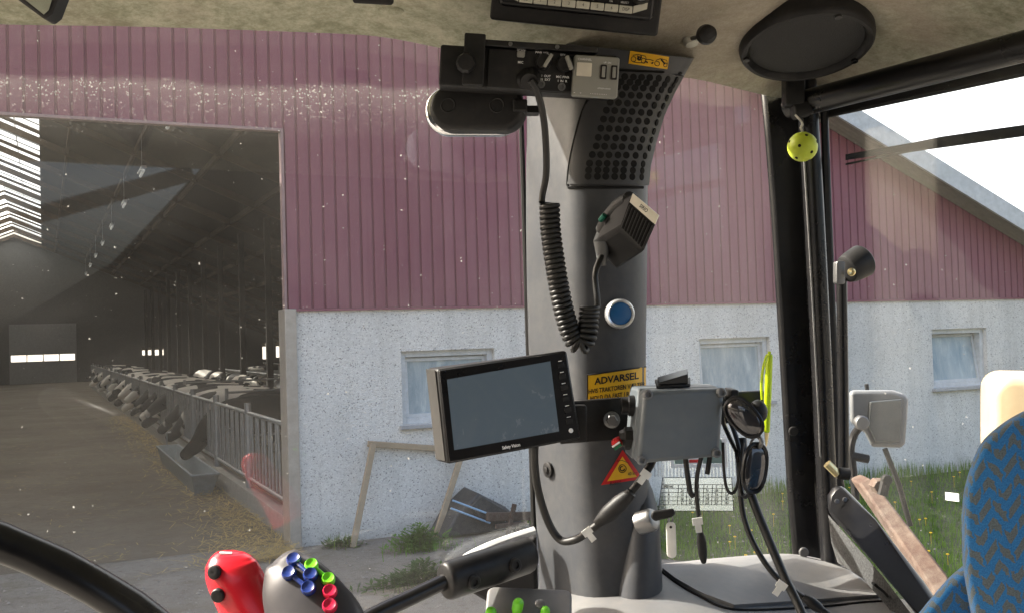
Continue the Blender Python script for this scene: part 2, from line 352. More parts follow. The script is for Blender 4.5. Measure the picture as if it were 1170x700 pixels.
M['flash'] = plastic('door_flashing', (0.27, 0.17, 0.17), 0.5, 0.2, 0)
M['fascia'] = plastic('painted_fascia', (0.50, 0.54, 0.56), 0.5, 0.25, 0)
M['soffit'] = plastic('fibre_cement', (0.24, 0.22, 0.205), 0.85, 0.3, 0)
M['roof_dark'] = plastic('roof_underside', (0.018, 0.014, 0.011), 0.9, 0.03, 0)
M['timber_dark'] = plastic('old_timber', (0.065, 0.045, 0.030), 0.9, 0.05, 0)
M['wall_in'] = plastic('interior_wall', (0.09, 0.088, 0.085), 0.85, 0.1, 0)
M['door_grey'] = plastic('grey_door', (0.20, 0.20, 0.20), 0.7, 0.2, 0)
M['win_frame'] = plastic('window_paint', (0.58, 0.60, 0.61), 0.5, 0.2, 0)
M['sill'] = plastic('window_sill', (0.34, 0.35, 0.36), 0.6, 0.3, 0)
m = N('window_pane'); mpp = m.n('ShaderNodeMapping'); mpp.inputs['Scale'].default_value = (4, 4, .9); m.l(m.co(), mpp.inputs[0]); nn = m.noise(1.6, 6, .7, vec=mpp.outputs[0], dist=.5); m.set(col=m.mix(m.ramp(nn, [(0.3, 0.0), (0.7, 1.0)]), (0.20, 0.28, 0.33), (0.46, 0.52, 0.53)), rough=m.ramp(nn, [(.3, .05), (.7, .35)]), spec=0.6); M['pane'] = m.m
m = N('ridge_plastic'); m.t.nodes.remove(m.b); tl = m.n('ShaderNodeBsdfTranslucent'); tl.inputs[0].default_value = (0.6, 0.61, 0.6, 1); tr = m.n('ShaderNodeBsdfTransparent'); mx = m.n('ShaderNodeMixShader'); mx.inputs[0].default_value = 0.45
m.l(tl.outputs[0], mx.inputs[1]); m.l(tr.outputs[0], mx.inputs[2]); m.l(mx.outputs[0], m.out.inputs[0]); M['ridge'] = m.m
M['galv'] = plastic('galvanised_pipe', (0.33, 0.34, 0.34), 0.45, 0.35, 0, metal=0.5)
M['kerb'] = plastic('concrete_kerb', (0.24, 0.23, 0.21), 0.9, 0.3, 0)
m = N('concrete_floor'); n1 = m.noise(0.45, 6, 0.65); n2 = m.noise(7, 6, 0.75); n3 = m.noise(60, 3, 0.7)
c = m.mix(m.ramp(n1, [(0.35, 0.0), (0.65, 1.0)]), (0.10, 0.080, 0.055), (0.175, 0.148, 0.110)); c = m.mix(m.ramp(n2, [(0.50, 0.0), (0.68, 0.75)]), c, (0.085, 0.07, 0.045)); c = m.mix(m.ramp(n3, [(0.55, 0.0), (0.75, 0.4)]), c, (0.27, 0.21, 0.11))
m.set(col=c, rough=0.9); m.bump(n2, 0.4, 0.02); M['floor'] = m.m
m = N('yard_dirt'); n1 = m.noise(0.6, 6, 0.65); n2 = m.noise(11, 6, 0.75); n3 = m.noise(70, 3, 0.7); n4 = m.noise(1.7, 4, 0.6)
c = m.mix(m.ramp(n1, [(0.35, 0.0), (0.65, 1.0)]), (0.15, 0.137, 0.118), (0.215, 0.20, 0.178)); c = m.mix(m.ramp(n2, [(0.5, 0.0), (0.7, 0.8)]), c, (0.095, 0.076, 0.052)); c = m.mix(m.ramp(n3, [(0.52, 0.0), (0.72, 0.65)]), c, (0.33, 0.29, 0.22)); c = m.mix(m.ramp(n4, [(0.55, 0.0), (0.7, 0.5)]), c, (0.12, 0.105, 0.06))
m.set(col=c, rough=0.95); m.bump(m.math('ADD', n2, m.math('MULTIPLY', n3, 0.5)), 0.7, 0.03); M['yard'] = m.m
m = N('lawn_soil'); m.set(col=m.ramp(m.noise(6, 5), [(0.35, (0.030, 0.045, 0.012)), (0.65, (0.065, 0.09, 0.022))]), rough=1.0); M['lawn'] = m.m
def leafmat(name, a, b):
    m = N(name); oi = m.n('ShaderNodeObjectInfo'); n1 = m.noise(1.2, 4, 0.7); n2 = m.noise(30, 2)
    m.set(col=m.mix(m.ramp(m.math('ADD', m.math('MULTIPLY', n1, 0.65), m.math('MULTIPLY', n2, 0.35)), [(0.35, 0.0), (0.65, 1.0)]), a, b), rough=0.6, spec=0.2)
    m.b.inputs['Subsurface Weight'].default_value = 0.0
    tl = m.n('ShaderNodeBsdfTranslucent'); m.l(m.b.inputs['Base Color'].links[0].from_socket, tl.inputs[0]); mx = m.n('ShaderNodeMixShader'); mx.inputs[0].default_value = 0.35
    m.l(m.b.outputs[0], mx.inputs[1]); m.l(tl.outputs[0], mx.inputs[2]); m.l(mx.outputs[0], m.out.inputs[0]); return m.m
M['grass'] = leafmat('grass_blade', (0.06, 0.15, 0.012), (0.17, 0.28, 0.035)); M['weed'] = leafmat('weed_leaf', (0.07, 0.17, 0.02), (0.15, 0.30, 0.04)); M['weed_dull'] = leafmat('weed_leaf_dull', (0.05, 0.10, 0.03), (0.11, 0.16, 0.05))
M['petal'] = flat('dandelion_petal', (0.75, 0.50, 0.01), 0.7)
M['straw'] = plastic('straw', (0.42, 0.30, 0.10), 0.8, 0.1, 0, var=0.4)
M['wood'] = plastic('weathered_wood', (0.36, 0.27, 0.17), 0.8, 0.3, 0)
M['rust'] = plastic('rusty_steel', (0.045, 0.021, 0.013), 0.85, 0.25, 0.4, 120, var=0.35)
M['tub'] = plastic('black_tub', (0.020, 0.022, 0.026), 0.5, 0.15, 0)
M['rod'] = flat('painted_rod', (0.30, 0.48, 0.66), 0.35)
M['trough'] = plastic('trough_plastic', (0.22, 0.26, 0.28), 0.5, 0.3, 0)
m = N('cow_coat'); oi = m.n('ShaderNodeObjectInfo'); va = m.n('ShaderNodeVectorMath', operation='ADD'); m.l(m.co(), va.inputs[0]); sc_ = m.n('ShaderNodeVectorMath', operation='SCALE'); sc_.inputs[0].default_value = (37, 19, 53); m.l(oi.outputs['Random'], sc_.inputs['Scale']); m.l(sc_.outputs[0], va.inputs[1])
n1 = m.noise(1.25, 2, 0.4, vec=va.outputs[0]); m.set(col=m.ramp(n1, [(0.52, (0.010, 0.009, 0.009)), (0.53, (0.62, 0.58, 0.52))]), rough=0.75); M['cow'] = m.m
m = N('cow_black'); m.set(col=(0.006, 0.0055, 0.0055), rough=0.9, spec=0.1); M['cowb'] = m.m
m = N('lamp_tube'); m.set(col=(0.8, 0.8, 0.78), rough=0.4); m.b.inputs['Emission Color'].default_value = (1, 0.98, 0.92, 1); m.b.inputs['Emission Strength'].default_value = 0.04; M['lamp'] = m.m
# -- setting
mb = MB(); mb.add([V((-700, -700, 0)), V((700, -700, 0)), V((700, 900, 0)), V((-700, 900, 0))], [(0, 1, 2, 3)]); obj('ground', mb, M['yard'], kind='structure', base=(0, 0, 0))
mb = MB(); mb.add([B(-23, 0.35, .004), B(15, 0.35, .004), B(15, 68, .004), B(-23, 68, .004)], [(0, 1, 2, 3)]); obj('barn_floor', mb, M['floor'], kind='structure')
# lawn with a ragged outline
mb = MB(); ol = []
for i in range(60):
    u = i/59; ol.append((3.1+13.5*u, -0.02))
edge = []
for i in range(60):
    u = i/59; s = 16.6-14.0*u; edge.append((s + random.uniform(-.15, .15), -6.6 + 5.2*max(0, u-0.86)/0.14*1.0 + 0.5*math.sin(u*9) + random.uniform(-.2, .2)))
poly = ol + edge
mb.add([B(s, t, 0.004) for s, t in poly], [tuple(range(len(poly)))]); obj('lawn', mb, M['lawn'], kind='structure')
def inside(s, t):
    c = False; n = len(poly)
    for i in range(n):
        a, b = poly[i], poly[i-1]
        if (a[1] > t) != (b[1] > t) and s < (b[0]-a[0])*(t-a[1])/(b[1]-a[1])+a[0]: c = not c
    return c
def blade(mb, p, h, wd, lean, az, mi=0):
    d = V((math.cos(az), math.sin(az), 0)); sd_ = V((-d.y, d.x, 0))
    a, b = p - sd_*wd, p + sd_*wd; m1 = p + d*lean*.35 + ZZ*h*.6; tp = p + d*lean + ZZ*h
    mb.add([a, b, m1+sd_*wd*.8, m1-sd_*wd*.8, tp], [(0, 1, 2, 3), (3, 2, 4)], mi)
mb = MB(); fl = MB(); k = 0
while k < 30000:
    s, t = random.uniform(2.4, 14.5), random.uniform(-6.8, -0.05)
    if not inside(s, t): continue
    dx = 0.5+0.5*math.sin(s*2.3+math.sin(t*3))*math.sin(t*1.9+1)
    if random.random() > 0.35+0.65*dx: continue
    k += 1; tall = (1.0 + (1.6 if t > -0.5 else 0))*random.uniform(.5, 1.3)
    blade(mb, B(s, t, 0), .085*tall*(0.7+0.6*dx), random.uniform(.003, .007), random.uniform(.01, .07), random.uniform(0, 2*PI))
for i in range(900):   # tufts creeping into the dirt along the foot of the wall
    s, t = random.uniform(0.4, 4.5), -abs(random.gauss(0, .18))-0.03
    if math.sin(s*5.1)+math.sin(s*2.3+1) < 0.2: continue
    blade(mb, B(s, t, 0), random.uniform(.05, .16), .005, random.uniform(.02, .08), random.uniform(0, 2*PI))
obj('grass', mb, M['grass'], kind='stuff', label='green grass growing on the lawn in front of the barn wall', cat='grass')
for i in range(120):
    s, t = random.uniform(3.0, 14), random.uniform(-6.5, -0.6)
    if not inside(s, t): continue
    q = B(s, t, random.uniform(.07, .16)); fl.lathe(Fr(q, V((1, 0, 0)), V((0, 1, 0)), ZZ), [(.009, -.006), (.018, 0), (.013, .007)], 7)
    fl.tube([q-ZZ*q.z, q-ZZ*.006], .002, 4)
obj('dandelion', fl, M['petal'], kind='stuff', label='yellow dandelion flowers scattered over the lawn', cat='flowers')
# ------------------------------------------------------------------ the barn
barn = thing('barn', BA, 'long maroon clad cattle barn with white pebbledash lower walls and tall open doorway', 'barn')
def wall_holes(mb, s0, s1, z0, z1, t0, t1, holes):
    ss = sorted({s0, s1, *[h for q in holes for h in q[:2]]}); zs = sorted({z0, z1, *[h for q in holes for h in q[2:]]})
    for i in range(len(ss)-1):
        for j in range(len(zs)-1):
            cs, cz = (ss[i]+ss[i+1])/2, (zs[j]+zs[j+1])/2
            if any(q[0] < cs < q[1] and q[2] < cz < q[3] for q in holes): continue
            bbox_(mb, ss[i], ss[i+1], t0, t1, zs[j], zs[j+1])
DL, DT = -8.6, 4.80
WINS = [(1.40, 2.64, 1.32, 2.21), (5.76, 7.00, 1.32, 2.235), (10.21, 11.43, 1.33, 2.26)]
STW = MB(); wall_holes(STW, 0.13, 17, -0.2, 2.74, 0, .28, WINS); STL = MB(); wall_holes(STL, -25.6, DL-.13, -0.2, 2.74, 0, .28, [])
def weld(o):
    b = bmesh.new(); b.from_mesh(o.data); bmesh.ops.remove_doubles(b, verts=b.verts[:], dist=1e-4)
    fs = {}
    for f in b.faces: fs.setdefault(tuple(sorted(v.index for v in f.verts)), []).append(f)
    bad = [f for g in fs.values() if len(g) > 1 for f in g]
    bmesh.ops.delete(b, geom=bad, context='FACES_ONLY'); bmesh.ops.recalc_face_normals(b, faces=b.faces[:]); b.to_mesh(o.data); b.free()
weld(obj('stone_wall', STW, M['pebble'], barn, smooth=0)); weld(obj('stone_wall', STL, M['pebble'], barn, smooth=0))
# ribbed cladding: one folded sheet with narrow grooves every 20 cm
mb = MB(); pts = []; s = -25.6
while s < 17:
    j = random.uniform(-.004, .004)
    pts += [(s+j, 0), (s+.112+j, 0), (s+.121+j, .022), (s+.136+j, .022), (s+.145+j, 0)]; s += .15
pts = sorted(set([q for q in pts if not (DL-.004 < q[0] < DL+.004 or -.004 < q[0] < .004)] + [(DL, 0), (0.0, 0), (SR, 0)]))
def zb(sm): return DT+.02 if DL < sm < 0 else 2.745
vs, fs = [], []
for (s0, d0), (s1, d1) in zip(pts[:-1], pts[1:]):
    z0 = zb((s0+s1)/2); n = len(vs); T = -0.03
    vs += [B(s0, T+d0, z0), B(s1, T+d1, z0), B(s1, T+d1, zroof(s1)-.2), B(s0, T+d0, zroof(s0)-.2), B(s0, T+.05, z0), B(s1, T+.05, z0), B(s1, T+.05, zroof(s1)-.2), B(s0, T+.05, zroof(s0)-.2)]
    fs += [(n, n+1, n+2, n+3), (n+5, n+4, n+7, n+6), (n, n+4, n+5, n+1)]
mb.add(vs, fs)
for z in (2.95, 4.1, 5.3, 6.5, 7.7):
    s = -25.55
    while s < 16.9:
        if z < zroof(s)-.35 and not (DL < s < 0.02 and z < DT+.05): mb.box(Fr(B(s, -.033, z), BWv, ZZ, -BAv), .018, .018, .008)
        s += .15
obj('cladding', mb, M['maroon'], barn, smooth=0)
mb = MB(); bbox_(mb, 0.132, 17, -.034, -.002, 2.715, 2.742); obj('drip_strip', mb, M['maroon'], barn); mb = MB(); bbox_(mb, -25.6, DL-.132, -.034, -.002, 2.715, 2.742); obj('drip_strip', mb, M['maroon'], barn)
# steel door surround
mb = MB(); bbox_(mb, -.005, .13, -.05, .30, 0, 2.742); obj('door_surround', mb, M['trim_metal'], barn, bevel=.006); mb = MB(); bbox_(mb, DL-.13, DL+.005, -.05, .30, 0, 2.742)
obj('door_surround', mb, M['trim_metal'], barn, bevel=.006)
mb = MB(); bbox_(mb, -.006, .028, -.045, .06, 2.742, DT+.03); bbox_(mb, DL-.028, DL+.006, -.045, .06, 2.742, DT+.03); bbox_(mb, DL+.006, -.006, -.045, .06, DT-.005, DT+.03)
obj('door_flashing', mb, M['flash'], barn, bevel=.004)
for i, (s0, s1, z0, z1) in enumerate(WINS):
    f_ = .075; mb = MB(); T0, T1 = .07, .19
    bbox_(mb, s0, s0+f_, T0, T1, z0, z1); bbox_(mb, s1-f_, s1, T0, T1, z0, z1); bbox_(mb, s0+f_, s1-f_, T0, T1, z1-f_, z1); bbox_(mb, s0+f_, s1-f_, T0, T1, z0, z0+f_)
    wf = obj('window', mb, M['win_frame'], barn, bevel=.006)
    mb = MB(); tilt = (.05, .05, .16)[i]
    q = [B(s0+f_, .12, z0+f_), B(s1-f_, .12, z0+f_), B(s1-f_, .12+tilt*.7, z1-f_-.01), B(s0+f_, .12+tilt*.7, z1-f_-.01)]
    mb.prism(q, BAv*.02); obj('pane', mb, M['pane'], wf)
    mb = MB(); e = .045; fr = Fr(q[0], BWv, (q[3]-q[0]).normalized(), -BAv); L = (q[1]-q[0]).length; Hh = (q[3]-q[0]).length
    for cx, cy, ww, hh in ((L/2, e/2, L, e), (L/2, Hh-e/2, L, e), (e/2, Hh/2, e, Hh-2*e), (L-e/2, Hh/2, e, Hh-2*e)): mb.box(fr.moved(cx, cy, .012), ww-.004, hh, .03)
    obj('sash', mb, M['win_frame'], wf, bevel=.004)
    mb = MB(); bbox_(mb, s0-.04, s1+.04, -.07, .06, z0-.05, z0-.002); obj('sill', mb, M['sill'], wf, bevel=.006)
    mb = MB(); bbox_(mb, s0+.06, s1-.06, .27, .30, z0, z1); obj('blind', mb, M['white'], wf)
# roof
LB = 68.0; RH = 1.75
for sg, name in ((1, 'roof'), (-1, 'roof')):
    s_a, s_b = SR+sg*RH, SR+sg*21.5
    mb = MB()
    for t0, t1, zt, zl in ((-.5, LB+.5, .0, .16),):
        mb.add([B(s_a, t0, zroof(s_a)), B(s_b, t0, zroof(s_b)), B(s_b, t1, zroof(s_b)), B(s_a, t1, zroof(s_a)),
                B(s_a, t0, zroof(s_a)-zl), B(s_b, t0, zroof(s_b)-zl), B(s_b, t1, zroof(s_b)-zl), B(s_a, t1, zroof(s_a)-zl)],
               [(0, 1, 2, 3), (7, 6, 5, 4), (0, 4, 5, 1), (1, 5, 6, 2), (2, 6, 7, 3), (3, 7, 4, 0)])
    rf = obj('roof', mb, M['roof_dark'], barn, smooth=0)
    mb = MB(); s_a = SR
    for zt, zl, t0, t1 in ((.03, .27, -.545, -.503),):
        mb.add([B(s_a, t0, zroof(s_a)+zt), B(s_b, t0, zroof(s_b)+zt), B(s_b, t0, zroof(s_b)-zl), B(s_a, t0, zroof(s_a)-zl), B(s_a, t1, zroof(s_a)+zt), B(s_b, t1, zroof(s_b)+zt), B(s_b, t1, zroof(s_b)-zl), B(s_a, t1, zroof(s_a)-zl)],
               [(0, 1, 2, 3), (7, 6, 5, 4), (0, 4, 5, 1), (1, 5, 6, 2), (2, 6, 7, 3), (3, 7, 4, 0)])
    obj('fascia', mb, M['fascia'], rf, smooth=0)
    mb = MB()   # corrugated underside of the overhang
    rows = 5; rings = []
    for i in range(rows*6+1):
        t = -.50 + .47*i/(rows*6); dz = .012*math.cos(i*PI/3)
        rings.append([B(SR, t, zroof(SR)-.21+dz), B(s_b, t, zroof(s_b)-.21+dz), B(s_b, t, zroof(s_b)-.168), B(SR, t, zroof(SR)-.168)])
    mb.loft(rings); obj('soffit', mb, M['soffit'], rf, smooth=60)
# rafters with dropped ties under the ridge light, purlins
for k in range(14):
    t = 2.6+5.0*k
    mb = MB()
    for sg in (1, -1):
        s_b = SR+sg*20; d = .24
        mb.add([B(SR, t, zroof(SR)-.17), B(s_b, t, zroof(s_b)-.17), B(s_b, t, zroof(s_b)-.17-d), B(SR, t, zroof(SR)-.17-d), B(SR, t+.14, zroof(SR)-.17), B(s_b, t+.14, zroof(s_b)-.17), B(s_b, t+.14, zroof(s_b)-.17-d), B(SR, t+.14, zroof(SR)-.17-d)],
               [(0, 1, 2, 3), (7, 6, 5, 4), (0, 4, 5, 1), (1, 5, 6, 2), (2, 6, 7, 3), (3, 7, 4, 0)])
    obj('rafter', mb, M['timber_dark'], barn, smooth=0)
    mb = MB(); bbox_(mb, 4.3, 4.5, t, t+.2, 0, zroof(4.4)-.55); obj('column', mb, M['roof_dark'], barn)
for k in range(9):
    s = SR + 2.6 + 1.9*k; mb = MB(); bbox_(mb, s, s+.09, .1, LB, zroof(s)-.36, zroof(s)-.18); obj('purlin', mb, M['timber_dark'], barn, smooth=0)
# ridge light: pairs of translucent sheets between the rafters
for k in range(14):
    t0 = 2.6+5.0*k-4.72; t1 = t0+4.6
    if t0 < .1: t0 = .1
    if t1 > LB: break
    mb = MB()
    for sg in (1, -1):
        s_b = SR+sg*RH
        mb.add([B(SR, t0, zroof(SR)+.05), B(s_b, t0, zroof(s_b)+.05), B(s_b, t1, zroof(s_b)+.05), B(SR, t1, zroof(SR)+.05)] + [B(SR, t0, zroof(SR)+.07), B(s_b, t0, zroof(s_b)+.07), B(s_b, t1, zroof(s_b)+.07), B(SR, t1, zroof(SR)+.07)],
               [(0, 1, 2, 3), (7, 6, 5, 4), (0, 4, 5, 1), (1, 5, 6, 2), (2, 6, 7, 3), (3, 7, 4, 0)])
    rl = obj('ridge_light', mb, M['ridge'], barn, smooth=0)
    mb = MB()
    for sg in (1, -1):
        s_b = SR+sg*RH
        for q in ((t1-t0)*.25, (t1-t0)*.5, (t1-t0)*.75): mb.tube([B(SR, t0+q, zroof(SR)+.02), B(s_b, t0+q, zroof(s_b)+.02)], .025, 6)
        sm = SR+sg*RH*.55; mb.tube([B(sm, t0, zroof(sm)+.02), B(sm, t1, zroof(sm)+.02)], .022, 6)
    obj('glazing_bar', mb, M['galv'], rl)
mb = MB()   # solid strips of the ridge between the lights
for k in range(14):
    t0 = 2.6+5.0*k-.11; t1 = t0+.38
    for sg in (1, -1):
        s_b = SR+sg*(RH+.02)
        mb.add([B(SR, t0, zroof(SR)-.02), B(s_b, t0, zroof(s_b)-.02), B(s_b, t1, zroof(s_b)-.02), B(SR, t1, zroof(SR)-.02), B(SR, t0, zroof(SR)+.09), B(s_b, t0, zroof(s_b)+.09), B(s_b, t1, zroof(s_b)+.09), B(SR, t1, zroof(SR)+.09)],
               [(3, 2, 1, 0), (4, 5, 6, 7), (1, 5, 4, 0), (2, 6, 5, 1), (3, 7, 6, 2), (0, 4, 7, 3)])
obj('ridge_frame', mb, M['timber_dark'], barn, smooth=0)
# back wall with daylight openings, side walls
hs = []
for x0, x1, y0, y1 in ((12, 86, 403.5, 413.5), (162.5, 173, 397, 405.5), (177, 187, 397, 405.5), (300, 304, 391, 410), (315.5, 321, 390, 408)):
    sa, za = wst(x0, y1, LB); sb, zb_ = wst(x1, y0, LB); hs.append((sa, sb, za, zb_))
mb = MB(); wall_holes(mb, -25.6, 17, 0, 3.2, LB, LB+.2, hs)
mb.add([B(-25.6, LB, 3.2), B(17, LB, 3.2), B(SR, LB, ZR-.2), B(-25.6, LB+.2, 3.2), B(17, LB+.2, 3.2), B(SR, LB+.2, ZR-.2)], [(0, 1, 2), (5, 4, 3)])
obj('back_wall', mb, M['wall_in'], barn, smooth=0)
sa, za = wst(11, 432, LB); sb, zb_ = wst(87, 369, LB)
mb = MB(); wall_holes(mb, sa, sb, 0.02, zb_, LB-.08, LB-.003, [hs[0]])
for k in range(5):
    s = hs[0][0]+(hs[0][1]-hs[0][0])*k/4; bbox_(mb, s-.03, s+.03, LB-.1, LB-.081, za if False else hs[0][2], hs[0][3])
obj('back_door', mb, M['door_grey'], barn, smooth=0)
for i, (s0, s1) in enumerate(((16.7, 16.9), (-25.4, -25.2))):
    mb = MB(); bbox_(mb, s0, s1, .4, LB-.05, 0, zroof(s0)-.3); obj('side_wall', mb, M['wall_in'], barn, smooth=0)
# lamps under the roof
for k in range(8):
    t = 12.6+7.3*k
    th_ = thing('barn_lamp', B(.2, t, 7.5), 'small pale strip lamp hanging in the row of lamps under the barn roof', 'lamp', 'row of lamps under the barn roof')
    mb = MB(); mb.tube([B(.2, t-.55, 7.5), B(.2, t+.55, 7.5)], .042, 10); obj('tube', mb, M['lamp'], th_)
    mb = MB(); bbox_(mb, .13, .27, t-.65, t+.65, 7.56, 7.63); obj('housing', mb, M['galv'], th_)
    mb = MB(); mb.tube([B(.2, t, 7.68), B(.2, t, zroof(.2)-.2)], .006, 6); obj('hanger', mb, M['galv'], th_)
# feed barrier along the alley
SF = .15
def panel(t0, lab):
    th_ = thing('feed_barrier', B(SF, t0, 0), lab, 'fence', 'feed barrier panels along the alley')
    L = 2.96
    mb = MB(); bbox_(mb, SF-.09, SF+.09, t0, t0+L, 0, .28); obj('kerb', mb, M['kerb'], th_, bevel=.01)
    mb = MB(); mb.tube([B(SF, t0, 0.281), B(SF, t0, 1.5)], .05, 10); obj('post', mb, M['galv'], th_)
    mb = MB(); mb.tube([B(SF, t0+.05, 1.36), B(SF, t0+L-.05, 1.36)], .032, 10); obj('rail', mb, M['galv'], th_)
    mb = MB(); mb.tube([B(SF, t0+.05, .42), B(SF, t0+L-.05, .42)], .028, 10); obj('rail', mb, M['galv'], th_)
    for k in range(13):
        t = t0+.14+.222*k; mb = MB(); sl = .07 if k % 2 else -.02
        mb.tube([B(SF, t, .45), B(SF, t+sl, 1.33)], .017, 8); obj('bar', mb, M['galv'], th_)
    return th_
def dup(root, off, label=None, group=None):
    r = root.copy(); COL.objects.link(r); r.location = root.location + off
    if label: r['label'] = label
    if group: r['group'] = group
    for ch in list(root.children):
        c = ch.copy(); COL.objects.link(c); c.parent = r
        for g in ch.children:
            d = g.copy(); COL.objects.link(d); d.parent = c
    return r
FAR = 'galvanised feed barrier panel farther down the row inside the barn'
p0 = panel(.32, 'galvanised feed barrier panel of upright bars right beside the barn door jamb')
for k in range(1, 19): dup(p0, BAv*2.96*k, 'galvanised feed barrier panel second from the door jamb' if k == 1 else FAR)
# trough
s0, t0 = gst(258, 566); s1, t1 = gst(224, 526)
o0 = B(-.28, (t0+t1)/2, 0); th_ = thing('feed_trough', o0, 'grey blue plastic trough on the alley floor against the feed barrier', 'trough')
mb = MB(); L = abs(t1-t0)/2
def rr(hw, hl, z): return [B(-.28-hw, (t0+t1)/2-hl, z), B(-.28+hw, (t0+t1)/2-hl, z), B(-.28+hw, (t0+t1)/2+hl, z), B(-.28-hw, (t0+t1)/2+hl, z)]
mb.loft([rr(.13, L*.9, .01), rr(.2, L, .34), rr(.225, L+.02, .34), rr(.225, L+.02, .37), rr(.19, L-.02, .37), rr(.12, L*.88, .06)]); obj('basin', mb, M['trough'], th_, bevel=.01)
mb = MB(); mb.tube([B(-.28, (t0+t1)/2+L+.05, .02), B(-.28, (t0+t1)/2+L+.05, .6), B(-.2, (t0+t1)/2+L+.05, .62)], .018, 8); obj('water_pipe', mb, M['galv'], th_)
# straw along the barrier
mb = MB()
for i in range(3000):   # litter across the alley
    t = random.random()**1.3*30+.4; s = -random.uniform(.2, 6.5); az = random.uniform(0, PI); l = random.uniform(.03, .10)
    if math.sin(s*2.1+1.3*math.sin(t*.9))+math.sin(t*1.7) < random.uniform(-1, 1): continue
    d = V((math.cos(az), math.sin(az), 0))*l; q = B(s, t, .012); n = V((-d.y, d.x, 0)).normalized()*.004
    mb.add([q-d-n, q-d+n, q+d+n, q+d-n], [(0, 1, 2, 3)])
for i in range(5200):
    t = random.random()**1.6*26-.6; s = SF-.15-abs(random.gauss(0, .35 if t > 1 else .5)); az = random.uniform(0, PI); l = random.uniform(.04, .14)
    h = .02+.10*random.random()*math.exp(-abs(s)/.4); d = V((math.cos(az), math.sin(az), random.uniform(-.25, .25)))*l; q = B(s, t, h); n = V((-d.y, d.x, 0)).normalized()*.004
    mb.add([q-d-n, q-d+n, q+d+n, q+d-n], [(0, 1, 2, 3)])
obj('straw', mb, M['straw'], kind='stuff', label='loose straw swept along the foot of the feed barrier', cat='straw')
# cows
def grow(name, verts, edges, radii, lv=1):
    me = bpy.data.meshes.new(name); me.from_pydata(verts, edges, []); o = bpy.data.objects.new(name, me); COL.objects.link(o)
    o.modifiers.new('skin', 'SKIN'); me.skin_vertices[0].data[0].use_root = True
    for i, r in enumerate(radii): me.skin_vertices[0].data[i].radius = r if isinstance(r, tuple) else (r, r)
    sb = o.modifiers.new('sub', 'SUBSURF'); sb.levels = lv; sb.render_levels = lv
    dg = bpy.context.evaluated_depsgraph_get(); em = bpy.data.meshes.new_from_object(o.evaluated_get(dg)); bpy.data.objects.remove(o); em.shade_smooth(); return em
def cow_mesh(headz, name):
    v = [(-.62, 0, 1.12), (-.15, 0, 1.06), (.35, 0, 1.04), (.68, 0, 1.12), (.98, 0, (1.12+headz)/2+.1), (1.14, 0, headz+.18), (1.46, 0, headz-.06)]; e = [(0, 1), (1, 2), (2, 3), (3, 4), (4, 5), (5, 6)]; r = [(.27, .31), (.33, .38), (.29, .36), (.19, .25), (.14, .20), (.135, .16), (.095, .10)]
    v.append((-.9, 0, 1.2)); e.append((0, 7)); r.append((.13, .17))
    for sg in (1, -1):
        n = len(v); v += [(.36, sg*.2, .72), (.39, sg*.2, .38), (.36, sg*.2, .03)]; e += [(2, n), (n, n+1), (n+1, n+2)]; r += [.11, .055, .055]
        n = len(v); v += [(-.66, sg*.22, .80), (-.84, sg*.22, .48), (-.76, sg*.22, .03)]; e += [(0, n), (n, n+1), (n+1, n+2)]; r += [.16, .065, .055]
    n = len(v); v += [(-1.05, 0, .95), (-1.06, 0, .45)]; e += [(7, n), (n, n+1)]; r += [.03, .02]
    return grow(name, v, e, r, 2)
ear = MB()
def ears(headz):
    q = MB()
    for sg in (1, -1):
        c_ = V((1.06, sg*.14, headz+.24)); q.loft([[c_+V((0, 0, .02)), c_+V((.05, 0, 0)), c_+V((0, 0, -.03))], [c_+V((-.02, sg*.1, .05)), c_+V((.05, sg*.1, .01)), c_+V((-.02, sg*.1, -.06))], [c_+V((0, sg*.2, .0)), c_+V((.01, sg*.2, -.01)), c_+V((0, sg*.2, -.02))]])
    return q
meshes = {}
def cow(s, t, ang, headz, mat, lab, grp):
    key = (headz, mat.name)
    if key not in meshes:
        a_ = cow_mesh(headz, 'body'); a_.materials.append(mat)
        eo = ears(headz); b_ = bpy.data.meshes.new('ear'); b_.from_pydata([tuple(q) for q in eo.v], [], eo.f); b_.materials.append(M['cowb']); bm_fix(b_); b_.shade_smooth(); meshes[key] = (a_, b_)
    o = bpy.data.objects.new('cow', None); COL.objects.link(o); o.location = B(s, t, 0.004)
    base = math.atan2(-BWv.y, -BWv.x); o.rotation_euler = (0, 0, base+math.radians(ang)); tag(o, lab, 'cow', grp)
    for nm, me in zip(('body', 'ear'), meshes[key]):
        c_ = bpy.data.objects.new(nm, me); COL.objects.link(c_); c_.parent = o
GA, GB = 'dairy cows feeding at the barrier', 'dairy cows standing among the cubicles'
cow(1.15, 7.6, 4, .38, M['cowb'], 'black cow with lowered head at the barrier, nearest to the trough', GA)
for i, t in enumerate((10.6, 11.8, 12.9, 14.2, 15.3, 16.3, 17.4, 18.6, 19.9, 21.3, 22.8, 24.1, 25.9, 27.3, 29.5, 31.2, 33.0, 36.5, 39.5, 43.0, 47.0, 51.0)):
    cow(1.2+random.uniform(-.12, .1), t, random.uniform(-14, 14), (.42, .75)[i % 2] , M['cow'], 'black and white cow putting its head through the feed barrier', GA)
